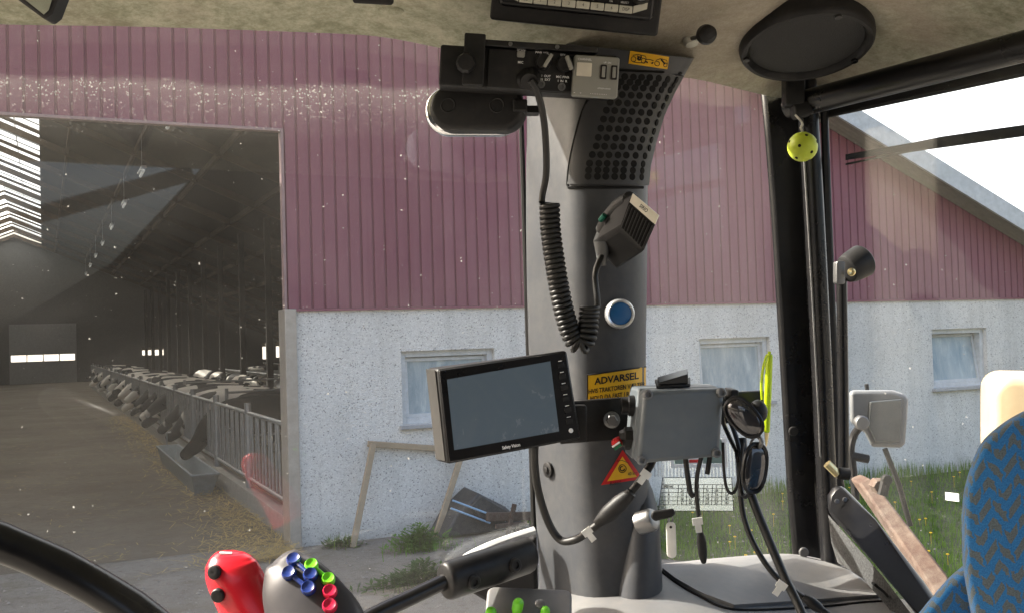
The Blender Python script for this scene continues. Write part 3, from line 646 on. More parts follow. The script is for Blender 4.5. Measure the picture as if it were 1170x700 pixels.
for i, (s, t, an) in enumerate(((3.2, 6.5, 95), (6.0, 9.0, 180), (8.5, 11.5, 170), (3.4, 13.5, 80), (6.2, 15.0, 185), (5.9, 19.5, 0), (9.0, 19.0, 175), (3.3, 22.5, -85), (6.4, 26.0, 180), (8.8, 28.0, 0), (6.2, 33.0, 180), (3.0, 9.6, 80), (3.5, 16.2, -95), (2.9, 19.6, 100), (6.0, 12.2, 5), (9.2, 15.4, 180), (5.9, 23.0, 180), (3.2, 26.0, 85), (9.0, 23.5, 5), (3.3, 30.0, -80))):
    cow(s, t, an, .95 if i % 2 else .75, M['cow'], 'black and white cow standing among the cubicles behind the feed barrier', GB)
# cubicle dividers and rails
def divider():
    th_ = thing('cubicle_divider', B(5.4, 3.0, 0), 'looped galvanised cubicle divider standing behind the feed barrier', 'divider', 'cubicle dividers in the barn')
    mb = MB(); mb.tube([B(6.6, 3, 0), B(6.6, 3, 1.5)], .035, 8); obj('post', mb, M['galv'], th_)
    mb = MB(); mb.tube(catmull([B(6.56, 3, 1.2), B(5.6, 3, 1.22), B(4.75, 3, 1.15), B(4.6, 3, .95), B(4.75, 3, .62), B(5.2, 3, .52), B(6.56, 3, .5)], 5), .027, 8); obj('loop', mb, M['galv'], th_)
    return th_
d0 = divider()
for k in range(1, 26): dup(d0, BAv*1.25*k)
for s, z, lab in ((4.62, 1.30, 'long galvanised neck rail on the near ends of the cubicle dividers'), (6.6, 1.48, 'long galvanised rail along the posts of the cubicle dividers')):
    mb = MB(); mb.tube([B(s, 2.5, z), B(s, 35, z)], .03, 8); obj('neck_rail', mb, M['galv'], label=lab, cat='rail')
for k in range(3):
    t = 2.2 + (0, 6.5, 13)[k]; th_ = thing('pen_gate', B(3, t, 0), ('nearest galvanised gate crossing the cow walkway behind the barrier', 'middle galvanised gate crossing the cow walkway', 'farthest galvanised gate crossing the cow walkway')[k], 'gate', 'gates across the cow walkway')
    for z in (.55, .85, 1.15, 1.42):
        mb = MB(); mb.tube([B(.75, t, z), B(4.2, t, z)], .024, 8); obj('rail', mb, M['galv'], th_)
    for s in (.72, 4.23):
        mb = MB(); mb.tube([B(s, t, 0), B(s, t, 1.5)], .035, 8); obj('post', mb, M['galv'], th_)
# ------------------------------------------------------------------ clutter along the wall
def bar(mb, a, b, w_, d_):
    z = (b-a).normalized(); x = z.cross(BAv).normalized(); y = z.cross(x); return mb.box(Fr((a+b)/2, x, y, z), w_, d_, (b-a).length)
th_ = thing('wooden_frame', B(1.2, -.2, 0), 'weathered open wooden frame leaning against the pebbledash wall under the window', 'frame')
a1, a2 = gst(405, 622), gst(497, 628)
tl_ = B(*[wst(425, 506, -.06)[0]], -.06, wst(425, 506, -.06)[1]); tr_ = B(wst(527, 514, -.06)[0], -.06, wst(527, 514, -.06)[1])
mb = MB(); bar(mb, tl_-BWv*.05, tr_+BWv*.04, .07, .05); obj('rail', mb, M['wood'], th_, bevel=.006)
for (top, q) in ((tl_, B(wst(403, 622, -.35)[0], -.35, 0.0)), (tr_, B(wst(498, 627, -.35)[0], -.35, 0.0))):
    mb = MB(); bar(mb, top-BAv*.052-ZZ*.0, q, .07, .045); obj('leg', mb, M['wood'], th_, bevel=.006)
# black tub / wheelbarrow with rusty iron
def ws(x, y, t): s, z = wst(x, y, t); return B(s, t, max(z, 0.02))
th_ = thing('black_cart', B(2.6, -.6, 0), 'tipped black plastic cart tub lying against the wall beside the wooden frame', 'cart')
mb = MB(); t_ = -.5
front = [ws(518, 588, t_), ws(545, 562, t_), ws(577, 578, t_), ws(604, 618, t_), ws(600, 634, t_), ws(503, 634, t_), ws(507, 610, t_)]
mb.loft([[q+BAv*.42+ZZ*.02 for q in front], front, [sum(front, V())/7+(q-sum(front, V())/7)*.93-BAv*.04 for q in front]]); obj('tub', mb, M['tub'], th_, bevel=.02)
mb = MB(); mb.loft([[ws(*q, t_-.06)+BAv*dz for q in ((536, 578), (548, 565), (575, 581), (570, 594), (545, 590))] for dz in (0, -.05)]); obj('tray', mb, M['tub'], th_, bevel=.01)
for (x0, y0, x1, y1), lab in (((517, 571, 578, 594), 'upper pale blue rod lying across the black cart tub'), ((515, 580, 560, 597), 'lower pale blue rod lying across the black cart tub')):
    mb = MB(); mb.tube([ws(x0, y0, t_-.12), ws(x1, y1, t_-.12)], .012, 8); obj('rod', mb, M['rod'], label=lab, cat='rod', group='rods on the cart')
th_ = thing('rusty_drawbar', ws(580, 610, -.75), 'rusty iron drawbar with a forked end lying in front of the black cart', 'drawbar')
mb = MB(); bar(mb, ws(556, 590, -.8), ws(640, 588, -.8), .1, .06); obj('beam', mb, M['rust'], th_, bevel=.008)
mb = MB(); bar(mb, ws(588, 575, -.86), ws(580, 610, -.86), .05, .04); bar(mb, ws(566, 601, -.86), ws(602, 597, -.86), .05, .03); obj('fork', mb, M['rust'], th_, bevel=.006)
mb = MB(); bar(mb, ws(592, 600, -.8), ws(590, 640, -.8)*1.0, .04, .04); obj('stand', mb, M['rust'], th_, bevel=.004)
gr_ = MB()
for i in range(2600):
    s, t = random.uniform(-5, 6), -random.random()*5.5; r_ = random.choice((.006, .008, .012, .02))*random.uniform(.7, 1.3)
    q = B(s, t, r_*.3); a_, b_, c_ = V((r_, 0, 0)), V((0, r_*random.uniform(.6, 1), 0)), ZZ*r_*.7
    gr_.add([q+a_, q+b_, q-a_, q-b_, q+c_], [(0, 1, 4), (1, 2, 4), (2, 3, 4), (3, 0, 4)])
obj('gravel', gr_, plastic('gravel_stone', (.24, .22, .195), .9, .3, 0, var=.4), kind='stuff', label='loose small stones scattered over the yard in front of the barn', cat='gravel', smooth=0)
# weeds
def weed(x, y, r, h, n, mat, lab):
    s, t = gst(x, y); mb = MB()
    for i in range(n):
        rr_ = min(r*1.5, abs(random.gauss(0, r*.55))); az = random.uniform(0, 2*PI); hh = h*max(.15, 1-.6*(rr_/r)**1.5)*random.uniform(.35, 1.05)
        q = B(s+rr_*math.cos(az)*1.25, t+rr_*math.sin(az)*.5, 0)
        for k in range(3):
            a_ = az + random.uniform(-1.4, 1.4); z = hh*random.uniform(.25, 1); d = V((math.cos(a_), math.sin(a_), random.uniform(-.1, .7))).normalized(); n_ = V((-d.y, d.x, 0))
            c_ = q+ZZ*z; l = random.uniform(.05, .12); w_ = l*.2
            mb.add([c_, c_+d*l*.5+n_*w_, c_+d*l, c_+d*l*.5-n_*w_], [(0, 1, 2, 3)])
        blade(mb, q, hh, .004, random.uniform(.0, .06), az)
    for i in range(n//2): az = random.uniform(0, 2*PI); rr_ = abs(random.gauss(0, r*.8)); blade(mb, B(s+rr_*math.cos(az)*1.25, t+rr_*math.sin(az)*.6, 0), h*random.uniform(.15, .6), .005, random.uniform(.02, .12), random.uniform(0, 2*PI))
    obj('weed_clump', mb, mat, label=lab, cat='weeds', smooth=0)
weed(480, 628, .30, .32, 260, M['weed'], 'bright green weed clump growing between the wooden frame legs')
weed(487, 668, .40, .24, 340, M['weed_dull'], 'dull green weed clump growing in the dirt in front of the wooden frame')
weed(392, 624, .18, .12, 40, M['weed_dull'], 'small low weed tuft at the foot of the wall left of the wooden frame')
weed(690, 625, .5, .3, 120, M['weed_dull'], 'weed clump behind the cab pillar at the edge of the lawn')
# ================================================================== INSIDE: the tractor cab
CABO = V((-.3, .45, 0))
cab = thing('tractor_cab', CABO, 'tractor cab seen from inside, with grey pillar, felt headliner, dusty windows and black frames', 'tractor')
GD = V((math.sin(math.radians(-103)), math.cos(math.radians(-103)), 0)); GN = V((GD.y, -GD.x, 0))   # along the side window, and out of it
if GN.y < 0: GN = -GN
G0 = P(606, 384, 1.17); G0.z = 0
def G(a, b, z): return G0 + GD*a + GN*b + ZZ*z
zc = HC
M['glass_side'] = glass('side_window_glass', .032, .8, streak=(2.635, .10), refl=.040); M['glass_quarter'] = glass('quarter_window_glass', .030, .5, refl=.014); M['glass_rear'] = glass('rear_window_glass', .034, .5, refl=.012)
# side window (object origin = cab origin, z measured from the ground)
mb = MB(); mb.prism([G(-.0, .0, zc-.78), G(1.45, .0, zc-.78), G(1.45, .0, zc+.40), G(-.0, .0, zc+.40)], GN*.005); sw = obj('side_window', mb, M['glass_side'], cab, smooth=0)
mb = MB(); mb.tube([G(.004, -.004, zc-.40), G(.004, -.004, zc+.34)], .003, 8); obj('gasket', mb, M['rubber'], sw)
# ---- headliner
rim = [(-260, 12, .93), (-60, 20, 1.0), (0, 22, 1.015), (170, 25, 1.05), (340, 31, 1.085), (430, 36, 1.10), (500, 49, 1.115), (560, 62, 1.125), (640, 74, 1.135), (720, 80, 1.15), (790, 85, 1.18), (862, 102, 1.24), (893, 108, 1.29), (915, 100, 1.29), (960, 88, 1.24), (1060, 63, 1.14), (1170, 36, 1.035), (1330, -10, .92)]
rim = catmull([P(*q) for q in rim], 4)
def ceil_ring(s):
    c = V((.02, -.25, zc+.47)); out = []
    for q in rim:
        p = q.lerp(c, s); rise = (c.z-q.z); p.z = q.z + rise*(1-(1-s)**2.1); out.append(p)
    return out
mb = MB(); rings = [[q + ZZ*.05 + (q-V((0, 0, q.z))).normalized()*.03 for q in rim], [q+(q-V((0, 0, q.z))).normalized()*.012 - ZZ*.002 for q in rim], rim] + [ceil_ring(s) for s in (.01, .03, .07, .13, .2, .3, .42, .55, .7, .85, 1.0)]
mb.loft(rings, closed=False); CEIL = bvh(mb)
hl = obj('headliner', mb, M['felt'], cab, smooth=50)
# shell of the roof over it, far side of the cab behind the camera, floor
def poly3(pts, z0, z1, name, mat, **kw):
    mb = MB(); mb.prism([V((x, y, z0)) for x, y in pts], ZZ*(z1-z0)); return obj(name, mb, mat, cab, **kw)
gl0, gl1 = G(-.12, .02, 0), G(.95, .02, 0)
roofp = [(.66, 1.30), (.40, 1.42), (gl0.x, gl0.y), (gl1.x, gl1.y), (-1.0, -.55), (.85, -.62), (1.02, .8)]
poly3(roofp, zc+.50, zc+.62, 'roof_shell', M['black_gloss'])
poly3([(.80, 1.0), (.42, 1.40), (G(0, -.03, 0).x, G(0, -.03, 0).y), (G(1.1, -.03, 0).x, G(1.1, -.03, 0).y), (-1.0, -.5), (.85, -.55)], zc-1.32, zc-1.25, 'cab_floor', plastic('dusty_floor_mat', (.12, .115, .105), .8, .3, .1))
# rear half of the headliner behind the camera
mb = MB(); mb.prism([V((x, y, zc+.47)) for x, y in [(.95, .62), (.02, -.25+.3), (-.95, .78), (-1.0, -.52), (.85, -.58)]], ZZ*.02); obj('headliner_rear', mb, M['felt'], cab)
for (x0, y0, x1, y1) in ((-1.0, -.52, -1.0, -.52), (.82, -.58, .82, -.58)):
    mb = MB(); mb.tube([V((x0, y0, zc-1.25)), V((x1, y1, zc+.5))], .045, 10); obj('door_pillar', mb, M['black_gloss'], cab)
mb = MB(); mb.prism([V((-.06, -.57, zc+.49)), V((.82, -.6, zc+.49)), V((.82, -.6, zc-.72)), V((-.95, -.56, zc-.72)), V((-.62, -.565, zc+.02)), V((-.30, -.567, zc+.22))], V((0, -.03, 0))); obj('sky_block_panel', mb, M['black'], cab); mb = MB(); mb.tube([V((-.98, -.54, zc+.17)), V((-.10, -.55, zc+.46))], .022, 8); obj('reflection_bar', mb, M['black'], cab)  # added unseen: panel blocks sky behind, its cut-out and bar shape the glass reflection
mb = MB(); mb.prism([V((-1.0, -.55, zc+.49)), V((-.97, .30, zc+.49)), V((-.97, .30, zc+.10)), V((-1.0, -.55, zc+.10))], V((-.03, 0, 0))); obj('front_sky_block', mb, M['black'], cab)  # unseen panel added to keep sky light out of the front side
# ---- centre pillar: rows of (y, left px, right px)
rows = [((45, 67), 602, 793), ((58, 74), 602, 789), ((76, 88), 602, 781), (108, 602, 770), (132, 602, 758), (160, 602, 748), (190, 601, 742), (214, 601, 740), (260, 601, 740), (330, 602, 739), (400, 604, 738), (470, 607, 738), (540, 610, 740), (600, 613, 746), (640, 616, 752), (664, 616, 758), (692, 612, 770)]
PROF = [(0, .12), (.0, .085), (.02, .076), (.27, .026), (.31, .018), (.36, .010), (.43, .003), (.52, .0), (.66, .0), (.80, .003), (.88, .008), (.94, .017), (.98, .03), (1.0, .05), (1.0, .12)]
D0 = 1.06
mb = MB(); mb.loft([[P(xl+(xr-xl)*t, (y[0]+(y[1]-y[0])*t) if isinstance(y, tuple) else y, D0+dd) for t, dd in PROF] for y, xl, xr in rows]); PIL = bvh(mb)
pil = obj('pillar', mb, M['pillar'], cab, smooth=40)
def patch(bv, left, right, nu, nv, off, skirt=True, mi=0):
    """sheet lying on a surface between two pixel polylines, with folded-back borders"""
    def along(pl, v):
        f_ = v*(len(pl)-1); i = min(int(f_), len(pl)-2); q = f_-i; return (pl[i][0]+(pl[i+1][0]-pl[i][0])*q, pl[i][1]+(pl[i+1][1]-pl[i][1])*q)
    g = []; b = []
    for j in range(nv+1):
        l_, r_ = along(left, j/nv), along(right, j/nv); row = []; rb = []
        for i in range(nu+1):
            u = i/nu; q, n = hit(bv, l_[0]+(r_[0]-l_[0])*u, l_[1]+(r_[1]-l_[1])*u); row.append(q+n*off); rb.append(q-n*.002)
        g.append(row); b.append(rb)
    m_ = MB(); W_ = nu+1; m_.add([q for r in g for q in r], [(j*W_+i, j*W_+i+1, (j+1)*W_+i+1, (j+1)*W_+i) for j in range(nv) for i in range(nu)], mi)
    if skirt:
        ring = [(j, 0) for j in range(nv+1)] + [(nv, i) for i in range(1, nu+1)] + [(j, nu) for j in range(nv-1, -1, -1)] + [(0, i) for i in range(nu-1, 0, -1)]
        k = len(ring); m_.add([g[a][c] for a, c in ring]+[b[a][c] for a, c in ring], [(i, (i+1) % k, k+(i+1) % k, k+i) for i in range(k)], mi)
    return m_
gl_ = [(694, 83), (681, 101), (668, 128), (659, 160), (653, 190), (651, 211)]; gr_ = [(778, 86), (768, 104), (755, 132), (746, 162), (739.5, 190), (737.5, 212)]
mb = patch(PIL, gl_, gr_, 14, 20, .004)
vg = obj('vent_grille', mb, M['grille'], pil, smooth=40)
mb = MB()
for r in range(14):
    v = .055 + r*.9/13.6; 
    def al(pl):
        f_ = v*(len(pl)-1); i = min(int(f_), len(pl)-2); q = f_-i; return pl[i][0]+(pl[i+1][0]-pl[i][0])*q, pl[i][1]+(pl[i+1][1]-pl[i][1])*q
    (xl, yl), (xr, yr) = al(gl_), al(gr_); n_ = 7
    for c_ in range(n_):
        u = .27 + c_*(.93-.27)/(n_-1) - (.03 if r > 9 else 0)
        q, n = hit(PIL, xl+(xr-xl)*u, yl+(yr-yl)*u); fr = nframe(q, n)
        mb.lathe(fr, [(.0037, .0035), (.0037, .0044), (.0034, .0046)], 12)
obj('grille_hole', mb, M['dark_hole'], vg, kind='stuff')
mb = MB()   # dark parting groove round the grille
mb.tube([hit(PIL, x-2.2, y, .001)[0] for x, y in catmull([V((a_, b_, 0)) for a_, b_ in gl_], 4) for (x, y) in [(x, y)]] if False else [hit(PIL, q.x-2.4, q.y, .0005)[0] for q in catmull([V((a_, b_, 0)) for a_, b_ in gl_], 5)] + [hit(PIL, x, 214.5, .0005)[0] for x in range(650, 738, 6)], .0016, 6)
obj('seam', mb, M['dark_hole'], pil)
mb = MB(); mb.tube([hit(PIL, x, y, .0005)[0] for x, y in ((704, 80), (730, 81.5), (755, 82.5), (778, 84))], .0014, 6); obj('seam', mb, M['dark_hole'], pil)
q, n = hit(PIL, 628, 536, 0); mb = MB(); mb.disc(nframe(q, n), .0085, .004, 18); mb.disc(nframe(q, n).moved(0, 0, .004), .004, .002, 6); obj('cover_screw', mb, M['black'], pil, label='dark round screw head low on the pillar')
# ignition housing bulging from the foot of the pillar
mb = MB(); hr = [(545, 736, 4, 1.075), (560, 737, 9, 1.058), (578, 736, 15, 1.042), (598, 735, 19, 1.036), (620, 733, 22, 1.034), (648, 731, 25, 1.032), (668, 730, 27, 1.031), (692, 730, 29, 1.03)]
mb.loft([[P(x+r_*math.cos(a_), y, d + .05 - px(r_, 1)*1.5*math.sin(a_)*(1 if math.sin(a_) > 0 else .2)) for a_ in [2*PI*k/20 for k in range(20)]] for y, x, r_, d in hr])
kh = obj('key_housing', mb, M['pillar'], pil, smooth=60)
# ---- console under the windows
def cx(pts): return catmull([P(*q) for q in pts], 5)
c0 = cx([(470, 760, 1.16), (590, 700, 1.16), (640, 662, 1.165), (700, 649, 1.17), (760, 643, 1.18), (830, 636, 1.22), (900, 632, 1.27), (950, 641, 1.27), (985, 657, 1.22), (1012, 680, 1.15), (1042, 712, 1.06), (1060, 760, .98)])
def off(pts, dy, dd): return [CC + (q-CC) + ZZ*dy + (V((0, 0, q.z))-q).normalized()*dd for q in pts]
mb = MB(); mb.loft([off(c0, -.30, -.01), off(c0, -.012, -.012), off(c0, -.004, -.008), c0, off(c0, .002, .02), off(c0, .0, .07), off(c0, -.006, .14), off(c0, -.02, .22), off(c0, -.05, .30), off(c0, -.10, .36), off(c0, -.30, .42)], closed=False)
CON = bvh(mb); con = obj('console', mb, M['console'], cab, smooth=50)
mb = patch(CON, [(757, 652), (772, 664), (800, 680), (838, 694)], [(905, 637), (945, 645), (985, 660), (1012, 682)], 16, 10, .004); lid = obj('console_lid', mb, plastic('grey_lid', (0.155, 0.155, 0.16), 0.5, 0.25, 0.3, 1500), con, smooth=50)
mb = MB(); mb.tube([hit(CON, q.x, q.y, .0005)[0] for q in catmull([V(q) for q in ((755, 652, 0), (772, 665, 0), (800, 681.5, 0), (838, 696, 0), (920, 694, 0), (985, 688, 0), (1015, 683, 0), (988, 660, 0), (946, 643, 0), (905, 635.5, 0))], 6)], .0015, 6); obj('seam', mb, M['dark_hole'], con)
# ---- side window latch: plate, grip bar, trim
mb = MB(); pl = [P(x, y, 1.10) for x, y in ((613, 612), (613, 680), (560, 690), (536, 676), (545, 655), (590, 625))]; mb.prism(pl, -CF*-.02); lp = obj('latch_plate', mb, M['black'], cab, bevel=.004)
th_ = thing('window_handle', P(560, 690, 1.02), 'black bar handle with two screws across the lower corner of the side window', 'handle')
mb = MB(); mb.tube(catmull([P(340, 752, .90), P(420, 706, .93), P(470, 682, .955), P(512, 662, .975)], 5), px(9.5, .95), 14); obj('bar', mb, M['black_gloss'], th_)
a_, b_ = P(508, 664, .97), P(606, 632, 1.04); t_ = (b_-a_).normalized()
mb = MB(); u_ = (CU - t_*CU.dot(t_)).normalized(); s_ = t_.cross(u_)
def gr(q, k, h): return [q + u_*h*math.sin(x)*(1 if math.sin(x) > 0 else 1.0)*k + s_*.016*math.cos(x)*k for x in [2*PI*j/20 for j in range(20)]]
L_ = (b_-a_).length; mb.loft([gr(a_+t_*L_*f_, k, px(22, 1.0)) for f_, k in ((0, .8), (.015, .93), (.05, 1), (.5, 1.0), (.94, 1), (.98, .94), (1, .8))]); gp = obj('grip', mb, M['black_metal'], th_, smooth=45)
GR = bvh(mb)
for x, y in ((541, 664), (588, 645)):
    q, n = hit(GR, x, y, 0, .99); fr = nframe(q, n); mb = MB(); mb.lathe(fr, [(.0075, -.002), (.0075, .0015), (.006, .003), (.0035, .003), (.003, .001)], 18); obj('screw', mb, M['black'], gp)
mb = MB(); tp = catmull([P(519, 664, 1.12), P(522, 650, 1.12), P(532, 639, 1.125), (P(552, 628, 1.13)), P(580, 617, 1.14), P(611, 607, 1.15)], 5); mb.tube(tp, [px(6.5, 1.1)]*len(tp), 10); obj('window_trim', mb, M['win_frame'], sw)
# green-tipped levers on their plate
mb = MB(); mb.rrect(ff(604, 702, 1.0, pitch=58, roll=-3), .085, .05, .012, .008, edge=.003); pb = obj('lever_plate', mb, M['console'], con); 
q = ff(617, 690, .985, pitch=50); mb = MB(); mb.disc(q, .005, .0025, 14); obj('plate_screw', mb, M['dull_steel'], pb)
for i, (x, y, r_) in enumerate(((561, 699, 6.5), (592, 689, 6.5), (623, 698, 5.5))):
    th_ = thing('hydraulic_lever', P(x, y+30, .98), ('leftmost of the three green tipped levers under the window handle', 'middle and tallest of the three green tipped levers', 'rightmost of the three green tipped levers')[i], 'lever', 'green tipped levers')
    mb = MB(); fr = ff(x, y, .98, pitch=-25, roll=-8); k = px(1, .98); mb.lathe(Fr(fr.o, fr.x, -fr.z, fr.y), [(r_*.75*k, -14*k), (r_*k, -8*k), (r_*1.0*k, 0), (r_*.85*k, 4*k), (r_*.4*k, 6.5*k)], 16); obj('knob', mb, M['green'], th_)
    mb = MB(); mb.tube([fr.p(0, -13*k, 0), fr.p(0, -42*k, 0)], 2.5*k, 8); obj('stem', mb, M['black'], th_)
# ---- rear right pillar and frames
def strip(poly, d, th, name, mat, bev=.003, par=cab, dd=None):
    mb = MB(); pts = [P(x, y, d if dd is None else dd[i]) for i, (x, y) in enumerate(poly)]; c_ = sum(pts, V())/len(pts); mb.prism(pts, (c_-CC).normalized()*th); return obj(name, mb, mat, par, bevel=bev)
strip([(868, 96), (913, 92), (921, 200), (928, 330), (934, 470), (938, 560), (944, 642), (906, 642), (899, 560), (890, 400), (881, 250), (874, 160)], 1.30, .05, 'quarter_window_frame', M['black_gloss'], .008)
mb = MB(); mb.tube(catmull([P(921, 92, 1.27), P(929, 220, 1.27), P(938, 400, 1.27), P(944, 540, 1.27), P(951, 660, 1.26)], 5), px(11.5, 1.27), 16); obj('rear_pillar', mb, M['black_gloss'], cab)
strip([(937, 120), (946, 118), (951, 250), (957, 400), (962, 540), (966, 560), (950, 560), (946, 400), (941, 250)], 1.275, .03, 'window_edge', M['black_metal'], .003)
mb = MB(); mb.tube(catmull([P(914, 96, 1.262), P(919, 180, 1.262), P(928, 330, 1.262), P(936, 480, 1.262), P(938, 520, 1.262), P(944, 525, 1.262)], 4), .0016, 6); obj('bright_beading', mb, M['dull_steel'], cab)
a_, b_ = P(903, 122, 1.26), P(1330, 12, .88)
mb = MB(); mb.tube([a_, a_.lerp(b_, .5), b_], px(15, 1.2), 16); obj('roof_rail', mb, M['black_gloss'], cab)
strip([(920, 124), (1170, 62), (1330, 20), (1330, 45), (1170, 88), (927, 139)], 1.3, .03, 'rear_window_frame', M['black_metal'], .004, dd=[1.3, 1.1, .99, .99, 1.1, 1.3])
mb = MB(); mb.tube([P(945, 118, 1.235), P(1010, 101, 1.175)], .0012, 6); obj('bright_beading', mb, M['steel'], cab)
mb = MB(); k = px(1, 1.24)
fr = ff(904, 107, 1.235); mb.rrect(fr, 22*k, 34*k, .02, 3*k, edge=.002); mb.rrect(ff(903, 95, 1.24), 13*k, 18*k, .02, 2*k, edge=.002); mb.rrect(ff(913, 128, 1.235, roll=15), 20*k, 16*k, .02, 3*k, edge=.002); obj('rail_bracket', mb, M['black'], cab)
q = P(906, 518, 1.29); mb = MB(); mb.disc(ff(906, 492, 1.29), .006, .004, 16); obj('bolt', mb, M['black'], cab)
mb = MB(); mb.disc(ff(918, 630, 1.265), .006, .004, 16); obj('bolt', mb, M['dull_steel'], cab)
# quarter window and rear window glass
ql, qr = P(742, 384, 1.175), P(893, 384, 1.32); ql.z = qr.z = 0
mb = MB(); mb.prism([ql+ZZ*(zc-.42), qr+ZZ*(zc-.42), qr+ZZ*(zc+.34), ql+ZZ*(zc+.34)], (qr-ql).cross(ZZ).normalized()*-.004); qw = obj('quarter_window', mb, M['glass_quarter'], cab, smooth=0)
rl_, rr_ = P(940, 384, 1.31), P(1340, 384, .96); rl_.z = rr_.z = 0
RWN = (rr_-rl_).cross(ZZ).normalized()
if RWN.y < 0: RWN = -RWN
mb = MB(); mb.prism([rl_+ZZ*(zc-.62), rr_+ZZ*(zc-.62), rr_+ZZ*(zc+.33), rl_+ZZ*(zc+.33)], RWN*.004); rw = obj('rear_window', mb, M['glass_rear'], cab, smooth=0)
# lower diagonal frame, felt gusset
strip([(951, 556), (962, 553), (1000, 592), (1056, 664), (1100, 728), (1068, 728), (1010, 655), (946, 585), (945, 565)], 1.14, .03, 'door_frame_lower', M['black_gloss'], .006, dd=[1.2, 1.2, 1.13, 1.05, .98, .98, 1.05, 1.19, 1.2])
strip([(946, 587), (1008, 657), (1062, 728), (1040, 728), (1012, 690), (985, 660), (957, 642), (950, 620)], 1.22, .012, 'felt_gusset', M['dark_felt'], 0, dd=[1.21, 1.11, 1.03, 1.05, 1.10, 1.17, 1.23, 1.22])
for x, y in ((956, 572), (965, 570)):
    mb = MB(); mb.disc(ff(x, y, 1.178), .0028, .002, 12); obj('screw', mb, M['steel'], cab)
# gas strut with its hinge
th_ = thing('gas_strut', P(962, 540, 1.2), 'black gas strut with a cylindrical hinge beside the rear window', 'strut')
mb = MB(); mb.tube([P(961.5, 318, 1.2), P(963, 420, 1.2), P(964, 538, 1.2)], px(6.2, 1.2), 14); obj('tube', mb, M['black_gloss'], th_)
k = px(1, 1.19); mb = MB(); z_ = (P(988, 297, 1.14)-P(962, 310, 1.2)).normalized(); fr = ff(986, 301, 1.17); x_ = (fr.x - z_*fr.x.dot(z_)).normalized(); fz = Fr(P(984, 300, 1.18), x_, z_.cross(x_), z_)
a_ = P(962, 309, 1.19); b_ = P(984, 301, 1.175); t_ = (b_-a_).normalized()
cy = (CR*.84 + CU*.42 - CF*-.36).normalized(); X_ = cy.orthogonal().normalized(); fz = Fr(P(966, 309, 1.19), X_, cy.cross(X_), cy); mb.lathe(fz, [(11*k, 0), (15.5*k, 2*k), (17*k, 6*k), (18*k, 12*k), (18.8*k, 20*k), (19.2*k, 27*k), (18*k, 28.5*k)], 24); hg = obj('hinge', mb, M['black'], th_)
mb = MB(); mb.rrect(ff(957, 312, 1.185), 10*k, 26*k, .012, 3*k, edge=.001); obj('hinge_clip', mb, M['dull_steel'], hg)
mb = MB(); mb.lathe(ff(972.5, 311, 1.165), [(4.5*k, 0), (4.5*k, 2*k), (3.2*k, 3*k), (1.5*k, 2*k)], 16); obj('screw', mb, M['brass'], hg)
fr = ff(951, 535, 1.18, roll=-50); mb = MB(); mb.tube([P(945, 529, 1.19), P(957, 541, 1.19)], px(5, 1.19), 12); obj('end_fitting', mb, M['brass'], th_)
mb = MB(); mb.tube([P(958, 540, 1.19), P(970, 541, 1.19)], px(7, 1.19), 12); obj('end_cap', mb, M['black'], th_)
# wiper on the rear window
th_ = thing('rear_wiper', P(1060, 165, 1.16), 'black wiper blade reaching across the upper rear window against the sky', 'wiper')
def RW(x, y, o=.02):
    d = ray(x, y); k = (rl_-CC+RWN*o); k = k.dot(RWN)/d.dot(RWN); return CC+d*k
mb = MB(); pp = [(966, 180), (1040, 168), (1075, 162), (1120, 156), (1180, 148), (1260, 138)]; ww = [3.4, 4.4, 5.6, 6.2, 6.6, 7]
mb.loft([[RW(x, y-h_, .018), RW(x, y+h_, .018), RW(x, y+h_*.7, .032), RW(x, y-h_*.7, .032)] for (x, y), h_ in zip(pp, ww)]); obj('blade', mb, M['black_metal'], th_)
mb = MB(); mb.loft([[RW(x, y-1.2, .012), RW(x, y+1.2, .012), RW(x, y+1.2, .018), RW(x, y-1.2, .018)] for x, y in ((966, 188), (990, 183), (1040, 173), (1180, 153.5), (1260, 143))]); obj('rubber', mb, M['rubber'], th_)
mb = MB()
for i in range(5): mb.loft([[RW(x, y-1.4, .0345), RW(x, y+1.4, .0345), RW(x, y+1.4, .036), RW(x, y-1.4, .036)] for x, y in ((1062+14*i, 161.6-2*i), (1070+14*i, 160.5-2*i))])
obj('slot', mb, M['white_ink'], th_)
# white price-tag sized sticker on the rear glass
mb = MB(); q = RW(1088, 567, -.002); mb.box(Fr(q, (rr_-rl_).normalized(), ZZ, -RWN), .017, .009, .001); obj('glass_sticker', mb, M['white_ink'], rw)
# ---- speaker in the headliner
th_ = thing('ceiling_speaker', P(921, 45, 1.1), 'round black loudspeaker with a wide rim set into the headliner', 'speaker')
fr = ff(921, 46, 1.125, pitch=-73, roll=0, yaw=3); R_ = px(75.5, 1.125)
mb = MB(); mb.lathe(fr, [(R_, -.03), (R_, .004), (R_*.985, .009), (R_*.95, .012), (R_*.90, .012), (R_*.86, .008), (R_*.845, .004)], 48); obj('rim', mb, M['black'], th_)
m = N('speaker_mesh'); v = m.voro(900); m.set(col=m.ramp(v, [(0.2, 0.004), (0.6, 0.022)]), rough=0.7); m.bump(v, .6, .001)
mb = MB(); mb.lathe(fr, [(R_*.85, .003), (R_*.84, .0055), (R_*.5, .009), (R_*.1, .010), (.001, .010)], 48); obj('grille', mb, m.m, th_)
for a_ in (80, 200, 340):
    mb = MB(); mb.disc(fr.moved(R_*.9*math.cos(math.radians(a_)), R_*.9*math.sin(math.radians(a_)), .011), .004, .003, 12); obj('screw', mb, M['black_gloss'], th_)
